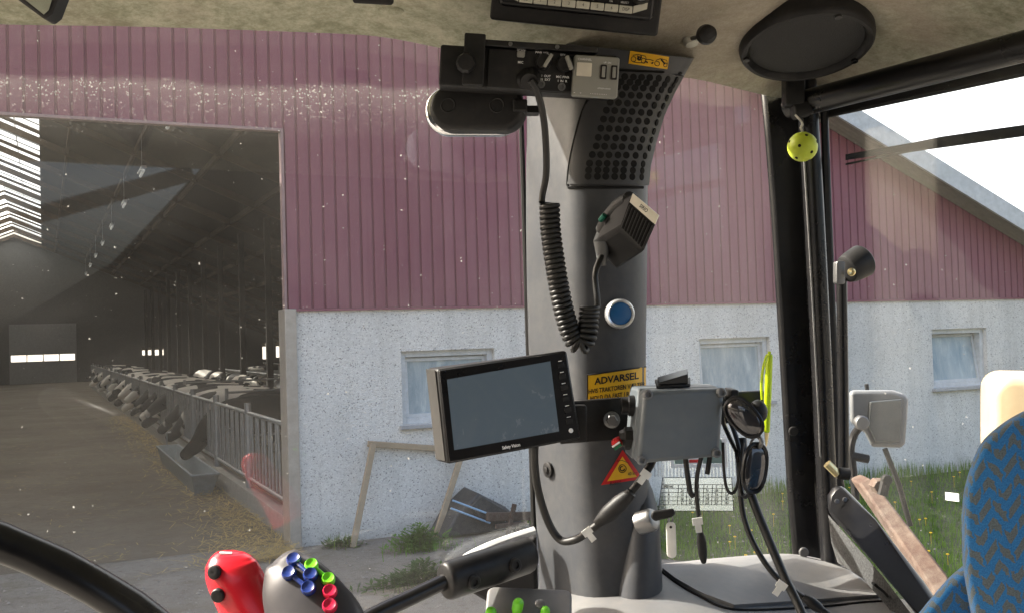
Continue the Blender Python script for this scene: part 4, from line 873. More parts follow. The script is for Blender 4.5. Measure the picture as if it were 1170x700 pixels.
# knobbed pull switch
th_ = thing('pull_switch', P(790, 46, 1.06), 'black ball knob on a short stem sticking out of the headliner', 'switch')
q, n = hit(CEIL, 789, 45, 0); d_ = (q-CC).length; k = px(1, 1.06); b_ = nframe(q, n)
mb = MB(); mb.lathe(b_, [(9*k, -.004), (9*k, .004), (7.5*k, .007), (5*k, .007)], 20); obj('collar', mb, M['ivory'], th_)
e_ = P(812, 38.5, 1.02); mb = MB(); mb.tube([q, q.lerp(e_, .7)], 2.6*k, 10); obj('stem', mb, M['dull_steel'], th_)
mb = MB(); z_ = (e_-q).normalized(); x_ = z_.orthogonal().normalized(); mb.lathe(Fr(q.lerp(e_, .62), x_, z_.cross(x_), z_), [(4*k, 0), (6.5*k, 4*k), (10*k, 9*k), (11.5*k, 16*k), (10*k, 24*k), (6*k, 28*k), (1*k, 29*k)], 22); obj('knob', mb, M['black'], th_)
# black slab for recess shade at the top edge, mirror corner top left
mb = MB(); mb.rrect(ff(427, -3, 1.0, pitch=-25, roll=-3), px(46, 1), px(14, 1), .008, .003, edge=.002); obj('recess_shade', mb, M['black'], hl)
mb = MB(); q, n = hit(CEIL, 447, 12, 0); mb.sphere(nframe(q, n), .014, .008, .004, 14, 8); obj('felt_patch', mb, M['felt'], hl)
th_ = thing('interior_mirror', P(30, -20, .80), 'pointed corner of a black rimmed mirror hanging at the upper left edge', 'mirror')
md = .80; pl = [(50, 22), (59, 15), (67, -6), (85, -70), (-60, -90), (-40, -40), (20, 0)]
mb = MB(); pts = [P(x, y, md) for x, y in pl]; mb.prism(pts, CF*.02); obj('housing', mb, M['black'], th_, bevel=.002)
mb = MB(); pts = [P(x, y, md-.0015) for x, y in ((50, 17), (55.5, 12), (62, -8), (79, -66), (-45, -85), (0, -20), (30, 1))]; mb.prism(pts, CF*.001); obj('mirror_glass', mb, M['mirror'], th_, smooth=0)
# ---- car radio
th_ = thing('car_radio', P(658, -10, 1.0), 'black car radio with ivory preset keys mounted in the headliner', 'radio')
fr = ff(660, -11, .985, roll=-5.6, pitch=-14); k = px(1, .985)
mb = MB(); mb.rrect(fr, 194*k, 84*k, .004, 4*k, edge=.002); bz = fr.moved(0, 0, -.07); mb.rrect(bz, 190*k, 80*k, .072, 4*k); obj('housing', mb, M['black'], th_)
mb = MB(); mb.rrect(fr.moved(0, 4*k, .004), 176*k, 60*k, .008, 7*k, edge=.003); fpn = obj('faceplate', mb, M['black_gloss'], th_)
names = ['', 'SD', '1', '2', '3', '4', '5', '6', 'DISP', '']; ink = MB()
f2 = fr.moved(0, 4*k, .012)
for i, s in enumerate(names):
    xx = (-74+16.2*i)*k; yy = -20.5*k + (4*k if i in (0, 9) else 0)
    mb = MB()
    if i in (0, 9):
        sg = -1 if i == 0 else 1
        mb.prism([f2.p(xx-7.6*k, -24*k + (6*k if sg < 0 else 0)), f2.p(xx+7.6*k, -24*k+(6*k if sg > 0 else 0)), f2.p(xx+7.6*k, -16*k+(5*k if sg > 0 else 0)), f2.p(xx-7.6*k, -16*k+(5*k if sg < 0 else 0))], f2.z*.003)
    else: mb.rrect(f2.moved(xx, yy), 15.2*k, 8.2*k, .003, 1*k, edge=.0008)
    kb = obj('preset_key', mb, M['ivory'], fpn)
    if s: text(ink, f2.moved(xx, yy, .0032), s, 5.2*k, sx=.8)
obj('key_lettering', ink, M['ink'], fpn, smooth=0)
ink = MB()
for x, s in ((-60, '|'), (-22, 'SCROLL'), (-2, 'RDS'), (18, 'AF'), (38, 'TA'), (54, 'SELECT')): text(ink, f2.moved(x*k, -13.2*k), s, 3.0*k)
obj('lettering', ink, M['white_ink'], fpn, smooth=0)
mb = MB(); mb.lathe(f2.moved(70*k, -2*k), [(12*k, 0), (12*k, .004), (10*k, .012), (8.5*k, .012)], 28); obj('volume_knob', mb, M['black'], fpn)
mb = MB(); mb.lathe(f2.moved(70*k, -2*k), [(8.6*k, .012), (8.6*k, .0135), (7.6*k, .0135), (7.4*k, .0121)], 28); obj('knob_ring', mb, M['dull_steel'], fpn)
# ---- CB radio
th_ = thing('cb_radio', P(603, 82, .98), 'black two way radio with a grey display panel bolted above the pillar', 'radio')
fr = ff(604, 81, .965, roll=-2.9, pitch=-6, yaw=3); k = px(1, .965)
mb = MB(); mb.rrect(fr.moved(0, 0, -.045), 203*k, 46*k, .045, 3*k, edge=.002); body = obj('body', mb, M['black'], th_)
mb = MB(); mb.box(fr.moved(12*k, 26.5*k, -.015), 128*k, 7*k, .05); obj('bracket', mb, M['black_metal'], th_, bevel=.001)
for x, y in ((-23, 26.5), (30, 26.5)): mb = MB(); mb.disc(fr.moved(x*k, y*k, .0102), 2.4*k, .0025, 10); obj('bolt', mb, M['steel'], th_)
mb = MB(); mb.rrect(fr.moved(-63*k, 7*k, 0), 24*k, 57*k, .012, 2*k, edge=.001); obj('side_bracket', mb, M['black_metal'], th_)
mb = MB(); f_ = fr.moved(-72*k, 1*k, .012); mb.lathe(f_, [((11+ (1.2 if False else 0))*k, 0), (11*k, .01), (9*k, .014), (8*k, .014)], 10); obj('clamp_knob', mb, M['black'], th_)
mb = MB(); mb.rrect(fr.moved(-3*k, 0, 0), 88*k, 44*k, .003, 2*k, edge=.001); fp_ = obj('front_panel', mb, M['black'], th_)
f3 = fr.moved(0, 0, .003)
mb = MB(); mb.rrect(f3.moved(-10*k, 17*k), 9*k, 7*k, .004, 2*k, edge=.001); obj('push_button', mb, M['cb_panel'], th_)
for x, y, a_ in ((16, 10, -28), (40, 9, 25)):
    mb = MB(); mb.lathe(f3.moved(x*k, y*k), [(9*k, 0), (9*k, .006), (8*k, .008)], 22); kn = obj('control_knob', mb, M['black'], th_)
    c_, s_ = math.cos(math.radians(a_)), math.sin(math.radians(a_)); kf = Fr(f3.p(x*k+4*k, y*k, .0125), rot(f3.x, f3.z, a_), rot(f3.y, f3.z, a_), f3.z); mb = MB(); mb.box(kf, 4*k, 16*k, .009); obj('pointer', mb, M['cb_panel'], kn, bevel=.0008)
mb = MB(); mb.lathe(f3.moved(38.5*k, -16.5*k), [(4.3*k, 0), (4.3*k, .003), (2.6*k, .003), (2.4*k, .0005)], 16); mb.lathe(f3.moved(15*k, -15*k), [(4.3*k, 0), (4.3*k, .003), (2.6*k, .003), (2.4*k, .0005)], 16); obj('jack', mb, M['dull_steel'], th_)
f4 = fr.moved(76*k, -3.5*k, 0); mb = MB(); mb.rrect(f4, 52*k, 46*k, .011, 3*k, edge=.0015); dp = obj('display_panel', mb, M['cb_panel'], th_); f5 = f4.moved(0, 0, .011)
mb = MB(); mb.rrect(f5.moved(-14*k, 7*k), 17*k, 15*k, .0012, 1*k); obj('display', mb, M['beige'], dp)
for x in (8, 20): mb = MB(); mb.rrect(f5.moved(x*k, 5.5*k), 7*k, 16*k, .0015, 1*k); sw_ = obj('rocker_slot', mb, M['ink'], dp); mb = MB(); mb.rrect(f5.moved(x*k, 5.5*k, .0015), 3.6*k, 12*k, .0015, .8*k, edge=.0005); obj('rocker', mb, M['cb_panel'], sw_)
ink = MB(); text(ink, f5.moved(-14*k, 18*k), 'CHANNEL', 3.4*k); text(ink, f5.moved(12*k, 16*k), 'UP  DN', 2.6*k); text(ink, f5.moved(4*k, -18.5*k), '. . . . . . . . . .', 4*k, bold=.0001); text(ink, f5.moved(-20*k, -19*k), '-   -', 6*k); text(ink, f5.moved(10*k, -13*k), 'CITIZEN BAND', 2.2*k)
obj('lettering', ink, M['white_ink'], dp, smooth=0)
ink = MB()
for x, y, s in ((-10, 21.6, 'SCAN'), (-10, 8, 'MIC'), (14, 20.2, 'PWR VOL'), (38, 19.2, 'SQL'), (20, -5.5, 'I  OUT'), (19, -9.5, 'IN  EXT'), (39, -5.5, 'MIC PWR'), (39, -10, 'I  IN  R')): text(ink, f3.moved(x*k, y*k), s, 3.6*k, bold=.00006)
obj('lettering', ink, M['white_ink'], fp_, smooth=0)
# ---- oval lamp under it
th_ = thing('oval_lamp', P(545, 126, 1.02), 'rounded black lamp housing with a chrome rim below the two way radio', 'lamp')
fr = ff(545, 126, 1.03, roll=-1.5, yaw=-8); k = px(1, 1.03)
mb = MB(); mb.rrect(fr.moved(2*k, 0, -.01), 108*k, 52*k, .026, 25.5*k, 10, edge=.006); obj('housing', mb, M['black'], th_, smooth=45)
for x in (-30, 26): mb = MB(); mb.lathe(fr.moved(x*k, 2*k, .0155), [(9*k, 0), (9*k, .001), (8*k, .0014), (7*k, .001), (6.5*k, .0002)], 22); obj('boss', mb, M['black'], th_)
mb = MB(); mb.rrect(fr.moved(-7*k, 1*k, -.022), 112*k, 55*k, .016, 26.5*k, 10, edge=.004); obj('chrome_rim', mb, M['chrome'], th_, smooth=45)
mb = MB(); mb.rrect(ff(594, 127, 1.035), 16*k, 14*k, .03, 2*k, edge=.002); mb.box(ff(606, 127, 1.05), 20*k, 8*k, .02); obj('mount', mb, M['black'], th_)
# ---- stickers on the pillar
def decal(quad, bv, off, nu=10, nv=6):
    tl, tr, br, bl = quad; return patch(bv, [tl, bl], [tr, br], nu, nv, off, True)
def decal_text(mb, quad, bv, off, s, u, v, size, width_m, sx=1.0, align='CENTER', bold=0.0):
    """text in decal units: u,v in 0..1, size as a fraction of the decal's height, width_m = width/height of the decal"""
    tl, tr, br, bl = quad; vs, fs = text_mb(s, size, align, bold)
    out = []
    for q in vs:
        a_, b_ = u + q.x*sx/width_m, v - q.y
        x = (tl[0]*(1-a_)+tr[0]*a_)*(1-b_)+(bl[0]*(1-a_)+br[0]*a_)*b_; y = (tl[1]*(1-a_)+tr[1]*a_)*(1-b_)+(bl[1]*(1-a_)+br[1]*a_)*b_
        out.append(hit(bv, x, y, off)[0])
    mb.add(out, fs)
Q = [(671, 428), (737, 418.5), (737, 466), (671, 474)]
mb = decal(Q, PIL, .0010); st = obj('warning_sticker', mb, M['yellow_sticker'], pil, label='yellow sticker with Danish tractor rollover warning')
ink = MB()
for s, v, sz, sx in (('ADVARSEL', .19, .235, .92), ('HVIS TRAKTOREN VÆLTER', .42, .155, .70), ('HOLD DA FAST I RATTET', .60, .155, .70), ('SPRING IKKE AF', .77, .155, .70)): decal_text(ink, Q, PIL, .0014, s, .5, v, sz, 66/48, sx, bold=.006 if s == 'ADVARSEL' else .003)
for q in ((0, .0, 1, .035), (0, 0, .018, 1)):
    pass
obj('lettering', ink, M['ink'], st, smooth=0)
mb = MB(); mb.tube([hit(PIL, 671+66*i/8, 428-9.5*i/8, .0008)[0] for i in range(9)], .0009, 6); mb.tube([hit(PIL, 671, 428+46*i/5, .0008)[0] for i in range(6)], .0009, 6); obj('border', mb, M['ink'], st)
Q = [(720, 58.5), (764, 65.5), (762, 79.5), (718, 73)]
mb = decal(Q, PIL, .0012); st = obj('pictogram_sticker', mb, M['yellow_sticker'], pil, label='small yellow pictogram sticker at the top of the pillar')
mb = MB()
def uvp(Q, u, v, o): 
    tl, tr, br, bl = Q; x = (tl[0]*(1-u)+tr[0]*u)*(1-v)+(bl[0]*(1-u)+br[0]*u)*v; y = (tl[1]*(1-u)+tr[1]*u)*(1-v)+(bl[1]*(1-u)+br[1]*u)*v; return hit(PIL, x, y, o)[0]
def line(mb, Q, pts, r_, o=.0013): mb.tube([uvp(Q, u, v, o) for u, v in pts], r_, 5)
def circ(u, v, ru, rv, n=14): return [(u+ru*math.cos(2*PI*i/n), v+rv*math.sin(2*PI*i/n)) for i in range(n+1)]
line(mb, Q, circ(.11, .62, .06, .2), .0004); line(mb, Q, circ(.37, .62, .06, .2), .0004); line(mb, Q, [(.08, .35), (.2, .2), (.4, .25), (.44, .5), (.38, .8), (.12, .85)], .0004); line(mb, Q, [(.2, .3), (.25, .6), (.31, .4), (.28, .25)], .0007)
line(mb, Q, circ(.25, .5, .04, .12), .0008); line(mb, Q, [(.42, .5), (.52, .45), (.62, .5)], .0004); line(mb, Q, [(.44, .65), (.48, .75)], .0008); line(mb, Q, [(.58, .75), (.62, .65)], .0008)
line(mb, Q, circ(.72, .68, .06, .18), .0004); line(mb, Q, circ(.93, .68, .045, .16), .0004); line(mb, Q, [(.68, .45), (.78, .25), (.95, .3), (.98, .6)], .0004); line(mb, Q, [(.80, .3), (.92, .62)], .0009)
obj('pictogram', mb, M['ink'], st)
T = [(711, 513), (733.5, 546.5), (686.5, 553.5)]
def tri(mb, T, o, n=6):
    idx = {}; vs = []; fs = []
    for i in range(n+1):
        for j in range(i+1):
            a_ = 1-i/n; c_ = j/n; b_ = 1-a_-c_
            x = T[0][0]*a_+T[1][0]*c_+T[2][0]*b_; y = T[0][1]*a_+T[1][1]*c_+T[2][1]*b_; idx[i, j] = len(vs); vs.append(hit(PIL, x, y, o)[0])
    for i in range(n):
        for j in range(i+1):
            fs.append((idx[i, j], idx[i+1, j], idx[i+1, j+1]))
            if j < i: fs.append((idx[i, j], idx[i+1, j+1], idx[i, j+1]))
    return mb.add(vs, fs)
mb = tri(MB(), T, .0010); st = obj('triangle_sticker', mb, M['red_ink'], pil, label='red edged yellow warning triangle sticker on the pillar', smooth=60)
c_ = (sum(q[0] for q in T)/3, sum(q[1] for q in T)/3+.5); T2 = [(c_[0]+(x-c_[0])*.70, c_[1]+(y-c_[1])*.70) for x, y in T]
mb = tri(MB(), T2, .0015); obj('field', mb, M['yellow_sticker'], st, smooth=60)
mb = MB(); mb.tube([hit(PIL, 710.5+4*math.cos(a_), 534.5+4.6*math.sin(a_), .0017)[0] for a_ in [2*PI*i/18 for i in range(19)]], .0004, 5); mb.tube([hit(PIL, 710.5+2.4*math.cos(a_), 534.5+2.4*math.sin(a_), .0017)[0] for a_ in [2*PI*i/18 for i in range(15)]], .0006, 5); mb.tube([hit(PIL, x, y, .0017)[0] for x, y in ((704, 526), (710, 525), (717, 528))], .0003, 5)
Qt = [(692, 530), (732, 524), (732, 552), (692, 558)]
decal_text(mb, Qt, PIL, .0018, 'Roter!', .27, .80, .22, 40/28, .8); decal_text(mb, Qt, PIL, .0018, '40 km', .74, .52, .2, 40/28, .75); obj('pictogram', mb, M['ink'], st)
# blue button with a bright ring
th_ = thing('round_button', P(707, 358, 1.05), 'round blue button in a bright silver ring on the pillar', 'button')
q, n = hit(PIL, 707, 358); fr = nframe(q, (n*.6 - CF*.4).normalized()); k = px(1, 1.06)
mb = MB(); mb.lathe(fr, [(17*k, -.006), (17.2*k, .005), (16.6*k, .0085), (15*k, .0105), (13.2*k, .0095), (12.8*k, .006)], 32); obj('ring', mb, flat('bright_ring', (.72, .74, .76), .3, .7), th_)
mb = MB(); mb.lathe(fr, [(12.8*k, .004), (12.8*k, .0085), (10*k, .0095), (5*k, .010), (.5*k, .0101)], 28); obj('cap', mb, M['blue_cap'], th_)
# ---- microphone on its clip with coiled cord
th_ = thing('microphone', P(715, 262, 1.02), 'black hand microphone with ribbed face hanging by the pillar on a coiled cord', 'microphone')
dF = .975; F_ = [P(x, y, dd) for x, y, dd in ((723, 219, .985), (755, 246, .965), (736, 289, .968), (708, 261, .988))]
sh = [V(P(x, y, dd)) for x, y, dd in ((692, 238, 1.045), (724, 268, 1.03), (705, 309, 1.03), (676, 280, 1.045))]
mid = [F_[i].lerp(sh[i], .5) + (P(716, 262, .98)-P(716, 262, 1))*.15 for i in range(4)]
cm = sum(sh, V())/4
mb = MB(); mb.loft([[cm+(q-cm)*.75+CF*.012 for q in sh], sh, mid, F_]); obj('body', mb, plastic('mic_black', (.004, .004, .0045), .5, .01, .05, spec=.25), th_, bevel=.004)
fr = fq(F_[0], F_[1], F_[3]); wF = (F_[1]-F_[0]).length; hF = (F_[3]-F_[0]).length
fx = lambda u, v, o: (F_[0].lerp(F_[1], u)).lerp(F_[3].lerp(F_[2], u), v) + fr.z*o
mb = MB(); mb.prism([fx(.04, .03, .0003), fx(.97, .03, .0003), fx(.97, .27, .0003), fx(.04, .27, .0003)], fr.z*.0012); lb = obj('name_plate', mb, M['beige'], th_)
ink = MB(); vs_, fs_ = text_mb('SIRIO', .005, bold=.0001)
x_ = (fx(1, .15, 0)-fx(0, .15, 0)).normalized(); y_ = fr.z.cross(x_); o_ = fx(.5, .15, .0017); ink.add([o_+x_*q.x*.9+y_*q.y for q in vs_], fs_); obj('lettering', ink, M['ink'], lb, smooth=0)
mb = MB()
for i in range(9):
    u = .08+.84*i/8; mb.tube([fx(u, .33, .0006), fx(u, .93, .0006)], .0011, 6)
obj('grille_ribs', mb, M['black_metal'], th_)
mb = MB(); mb.prism([fx(.04, .31, .00005), fx(.96, .31, .00005), fx(.96, .95, .00005), fx(.04, .95, .00005)], fr.z*.0002); obj('grille', mb, M['dark_hole'], th_)
mb = MB(); mb.tube(catmull([P(724, 229, 1.0), P(710, 237, 1.02), P(698, 251, 1.035), P(690, 268, 1.045)], 4), [px(11, 1)*f_ for f_ in [.75]+[1.1]*11+[.7]], 14); obj('clip', mb, M['black'], th_)
mb = MB(); mb.tube([P(686, 252, 1.028), P(691, 246, 1.022)], .0028, 8); obj('clip_stripe', mb, flat('teal', (0.0, .12, .08)), th_)
mb = MB(); mb.lathe(Fr(P(688, 290, 1.025), CR, -CF, CU), [(.004, -.012), (.0055, -.004), (.0075, .006), (.0085, .012)], 14); obj('strain_relief', mb, M['grey_light'], th_)
mb = MB(); mb.tube([P(605, 94, .955), P(606, 90, .962), P(600, 92, .968)], [px(10, .96), px(13, .96), px(13, .96)], 16); obj('plug', mb, M['black'], th_)
st_ = catmull([P(606, 92, .95), P(614, 106, .955), P(621, 135, .97), P(624, 170, .985), P(624, 200, .995), P(620, 222, 1.0), P(619, 232, .998)], 6)
ax_ = catmull([P(628, 232, 1.0), P(629, 262, 1.0), P(634, 300, 1.0), P(640, 335, 1.0), P(647, 365, 1.0), P(656, 388, 1.0), P(665, 393, 1.0), P(671, 381, 1.0), P(673, 360, 1.005), P(674, 350, 1.005)], 14)
Ls = [0]
for i in range(1, len(ax_)): Ls.append(Ls[-1]+(ax_[i]-ax_[i-1]).length)
turns = 38; NS = turns*14; hx = []; up = CR.copy(); R_ = px(9.2, 1.0)
for i in range(NS+1):
    l = Ls[-1]*i/NS
    j = max(k for k in range(len(Ls)) if Ls[k] <= l+1e-9); j = min(j, len(ax_)-2); f_ = (l-Ls[j])/max(Ls[j+1]-Ls[j], 1e-6)
    q = ax_[j].lerp(ax_[j+1], f_); t_ = (ax_[min(j+2, len(ax_)-1)]-ax_[max(j-1, 0)]).normalized(); up = (up-t_*up.dot(t_)).normalized(); b_ = t_.cross(up); a_ = PI+2*PI*turns*i/NS
    hx.append(q+up*R_*math.cos(a_)+b_*R_*math.sin(a_))
en_ = catmull([hx[-1], P(682, 338, 1.005), P(680, 315, 1.01), P(684, 300, 1.018), P(688, 292, 1.022)], 6)
mb = MB(); mb.tube(st_[:-1], .0034, 8); mb.tube([st_[-2]]+hx, .0027, 7); mb.tube(en_, .0032, 8); obj('coiled_cord', mb, M['rubber'], th_, smooth=80)
# ---- bracket bar across the pillar
th_ = thing('mounting_bar', P(760, 480, 1.0), 'flat black steel bar bolted across the pillar behind the grey box', 'bracket')
bq = [(640, 459, .985), (735, 452, 1.0), (873, 446, 1.03), (873, 476, 1.03), (735, 500, 1.0), (640, 507, .985)]
mb = MB(); mb.prism([P(*q) for q in bq], CF*.008); obj('bar', mb, M['black_metal'], th_, bevel=.001)
fr = ff(699, 479, .992, yaw=-4); k = px(1, .99); mb = MB(); mb.lathe(fr, [(9.5*k, -.001), (9.5*k, .0012), (8*k, .0018)], 22); mb.lathe(fr, [(6.8*k, .0015), (6.8*k, .006), (5.6*k, .0072)], 6); obj('bolt', mb, M['dull_steel'], th_)
mb = MB(); mb.tube([P(699, 479, 1.0), P(703, 479, 1.06)], .006, 8); obj('stud', mb, M['dull_steel'], th_)
# ---- monitor
th_ = thing('monitor', P(575, 465, .95), 'small black flat monitor with button column and blank dark blue screen', 'monitor')
tl, tr, bl = P(499, 421, .935), P(643, 400, .955), P(511, 530, .930); fr = fq(tl, tr, bl); Wm = (P(661, 400, .957)-tl).length; 
tr2, br2 = P(648, 399.5, .957), P(664, 501, .952)
# front face follows the seen quadrilateral
F4 = [tl, tr2, br2, bl]; nz = (tr2-tl).cross(tl-bl).normalized()
if nz.dot(CF) > 0: nz = -nz
mb = MB(); c_ = sum(F4, V())/4; back = [q - nz*.026 for q in F4]
bk2 = [P(487, 420, .965), P(638, 402, .985), P(655, 497, .985), P(499, 527, .960)]
mb.loft([bk2, F4]); obj('housing', mb, [M['black']], th_, bevel=.003)
side = MB(); side.prism([P(487.3, 421, .963), P(497.5, 422.5, .937), P(509, 526, .933), P(498.8, 524, .960)], CR*-.0006)
obj('side_panel', side, plastic('taupe_side', (.036, .034, .032), .5, .05, .1), th_)
def f4(u, v, o): return (F4[0].lerp(F4[1], u)).lerp(F4[3].lerp(F4[2], u), v) + nz*o
mb = MB(); mb.prism([f4(.015, .02, .0004), f4(.985, .02, .0004), f4(.985, .98, .0004), f4(.015, .98, .0004)], nz*.0015); obj('bezel', mb, M['black_gloss'], th_, bevel=.0008)
mb = MB(); mb.prism([f4(.065, .125, .0012), f4(.855, .095, .0012), f4(.842, .870, .0012), f4(.060, .865, .0012)], nz*.001); obj('screen', mb, M['screen'], th_, smooth=0)
for i in range(6):
    v = .13+.125*i; mb = MB(); mb.prism([f4(.905, v, .002), f4(.955, v-.004, .002), f4(.955, v+.05, .002), f4(.905, v+.054, .002)], nz*.0014); obj('button', mb, M['black'], th_, bevel=.0004)
ink = MB()
for i in range(6): mb = None; ink.prism([f4(.915, .105+.125*i, .002), f4(.945, .104+.125*i, .002), f4(.945, .112+.125*i, .002), f4(.915, .113+.125*i, .002)], nz*.0001)
x_ = (F4[2]-F4[3]).normalized(); y_ = nz.cross(x_); vs_, fs_ = text_mb('Safety Vision', .0042, bold=.00012); o_ = f4(.475, .935, .0022); ink.add([o_+x_*q.x*.8+y_*q.y for q in vs_], fs_); obj('lettering', ink, M['white_ink'], th_, smooth=0)
mb = MB(); fz = Fr(f4(.93, .885, .002), x_, y_, nz); mb.disc(fz, .0022, .001, 14); obj('indicator', mb, M['white_ink'], th_)
mb = MB(); mb.box(ff(652, 482, .985), .03, .035, .03); obj('mount', mb, M['black'], th_, bevel=.002)
def cable(name, pts, r, lab, mat=None, tags=(), plugs=()):
    t_ = thing(name, pts[0], lab, 'cable'); mb = MB(); cp = catmull(pts, 7); mb.tube(cp, r, 10); obj('lead', mb, mat or M['rubber'], t_, smooth=80)
    for a_, b_, rr in plugs:
        n_ = 6; mb = MB(); mb.tube([a_.lerp(b_, i/n_) for i in range(n_+1)], [rr*.55, rr*.8, rr, rr, rr, rr*.85, rr*.6], 14); obj('plug', mb, M['black'], t_, smooth=60)
    for q, x in tags:
        mb = MB(); fr = ff(*q, roll=x); mb.box(fr, .010, .007, .0012); mb.box(fr.moved(0, -.007, 0), .006, .008, .001); obj('cable_tag', mb, M['white'], t_)
    return t_
cable('monitor_cable', [P(611, 508, .97), P(611, 530, .985), P(615, 560, 1.0), P(626, 595, 1.01), P(640, 616, 1.01), P(657, 616, 1.0), P(676, 604, .995), P(700, 584, .985), P(724, 558, .98), P(740, 536, .985), P(748, 520, .99)], px(4.6, 1.0), 'black cable looping from the monitor to the grey box with a thick plug',
      tags=(((671, 607, .985), 38),  ((738, 541, .97), -35)), plugs=((P(682, 598, .988), P(722, 562, .975), px(10, .98)),))
# ---- grey box
th_ = thing('junction_box', P(775, 490, .95), 'grey plastic junction box with four corner screws and a black rocker switch on top', 'box')
TL, TR, BR, BL = P(736, 446, .93), P(828, 443.5, .945), P(822, 521, .94), P(727.5, 530, .925)
nb = (TR-TL).cross(TL-BL).normalized()
if nb.dot(CF) > 0: nb = -nb
bk = [P(719.5, 440, .985), P(812, 437.5, 1.0), P(808, 516, 1.0), P(713, 517, .985)]
fm = [bk[i].lerp(q, .62) for i, q in enumerate((TL, TR, BR, BL))]
cb = sum((TL, TR, BR, BL), V())/4
mb = MB(); mb.loft([bk, fm]); bx = obj('case', mb, M['grey_box'], th_, bevel=.003)
mb = MB(); g1 = [cb+(q-cb)*1.012 - nb*.0205 for q in (TL, TR, BR, BL)]; mb.loft([[fm[i]+nb*.0012 for i in range(4)], [TL, TR, BR, BL]]); ld = obj('lid', mb, M['grey_box'], th_, bevel=.004)
for u, v in ((.045, .05), (.955, .055), (.955, .94), (.05, .945)):
    q = (TL.lerp(TR, u)).lerp(BL.lerp(BR, u), v); mb = MB(); fz = nframe(q+nb*.0003, nb); mb.lathe(fz, [(.0046, -.001), (.0046, .0022), (.0036, .0034), (.0024, .0034), (.0022, .0015)], 16); obj('screw', mb, M['grey_light'], ld)
top = [P(748, 436, .968), P(789, 434, .975), P(789, 442, .955), P(750, 444, .948)]; ut = (CU).normalized()
mb = MB(); mb.loft([top, [q+ut*.003 for q in top]]); swb = obj('switch', mb, M['black'], th_, bevel=.001)
a_ = [q+ut*.0032 for q in top]; c_ = sum(a_, V())/4; a_ = [c_+(q-c_)*.86 for q in a_]
mb = MB(); mb.loft([a_, [a_[0]+ut*.002, a_[1]+ut*.009, a_[2]+ut*.009, a_[3]+ut*.002]]); obj('rocker', mb, M['black_gloss'], swb, bevel=.0008)
mb = MB(); mb.lathe(Fr(P(722, 463, .965), CF, CU, -CR), [(.010, -.003), (.010, .003), (.008, .004), (.008, .010), (.0065, .0105), (.0062, .006)], 18); obj('cable_gland', mb, M['black'], th_)
mb = MB(); mb.lathe(Fr(P(722, 500, .962), CF, CU, -CR), [(.011, -.006), (.011, .007), (.009, .008), (.007, .012)], 8); obj('gland_nut', mb, M['black'], th_)
q = ff(704.5, 505.5, .955, yaw=-20, roll=35); mb = MB(); mb.lathe(q, [(.0052, -.01), (.0052, .0), (.0042, .003), (.002, .0045)], 18); ib = obj('indicator', mb, M['red_ink'], th_)
mb = MB(); mb.box(q.moved(0, -.001, .0042), .009, .0016, .0014); obj('indicator_stripe', mb, M['white_ink'], ib)
mb = MB(); mb.box(q.moved(0, -.0036, .003), .008, .003, .0028); obj('indicator_base', mb, flat('dark_green', (.0, .10, .04)), ib)
# ---- speed chart decals on the quarter window
QN = (qr-ql).cross(ZZ).normalized()
if QN.y > 0: QN = -QN
def QW(x, y, o):
    d = ray(x, y); k = (ql-CC+QN*(o+.0015)).dot(QN)/d.dot(QN); return CC+d*k
def qprism(mb, poly, o, th, mi=0): return mb.prism([QW(x, y, o) for x, y in poly], QN*th, mi)
m = N('frosted_film'); m.t.nodes.remove(m.b); df = m.n('ShaderNodeBsdfDiffuse'); df.inputs[0].default_value = (.36, .40, .40, 1); tl_n = m.n('ShaderNodeBsdfTranslucent'); tl_n.inputs[0].default_value = (.36, .40, .40, 1); tr_ = m.n('ShaderNodeBsdfTransparent'); m1 = m.n('ShaderNodeMixShader'); m2 = m.n('ShaderNodeMixShader'); m1.inputs[0].default_value = .5; m2.inputs[0].default_value = .42
m.l(df.outputs[0], m1.inputs[1]); m.l(tl_n.outputs[0], m1.inputs[2]); m.l(tr_.outputs[0], m2.inputs[1]); m.l(m1.outputs[0], m2.inputs[2]); m.l(m2.outputs[0], m.out.inputs[0]); M['film'] = m.m; M['film2'] = m.m.copy(); M['film2'].name = 'thin_striped_film'; [setattr(q.inputs[0], 'default_value', .22) for q in M['film2'].node_tree.nodes if q.type == 'MIX_SHADER' and abs(q.inputs[0].default_value-.42) < .01]
mb = MB(); qprism(mb, [(757, 545), (836, 545), (838, 583), (752, 583)], .0012, .0003); ch = obj('speed_chart', mb, M['film'], qw, smooth=0, label='transparent speed chart decal with rows of gear numbers')
mb = MB()
def ql_(x0, y0, x1, y1, w_=.32):
    d = V((x1-x0, y1-y0, 0)).normalized(); n_ = V((-d.y, d.x, 0))*w_; qprism(mb, [(x0+n_.x, y0+n_.y), (x1+n_.x, y1+n_.y), (x1-n_.x, y1-n_.y), (x0-n_.x, y0-n_.y)], .0017, .0002)
for y in (553, 557.5, 562, 567, 571.5, 576): ql_(752+ (583-y)*.12, y, 837, y)
for x in (774, 784, 793.5, 803, 813, 824): ql_(x+1.2, 553, x, 576)
for a_ in ((757, 545, 836, 545), (836, 545, 838, 583), (838, 583, 752, 583), (752, 583, 757, 545)): ql_(*a_)
tbl = ['SPEED MAX,1,2,3,4,5,6', 'L,2.4,3.7,5.0,7.4,10.8,14.6', 'M,3.6,4.8,7.2,11.4,15.8,21.8', 'H,4.8,6.2,9.6,19.8,27.3,40.0', 'S,5.7,8.5,12.1,23.0,32.7,46.3']
Qx = (QW(800, 564, 0)-QW(790, 564, 0)).normalized(); Qy = -QN.cross(Qx)
if Qy.z < 0: Qy = -Qy
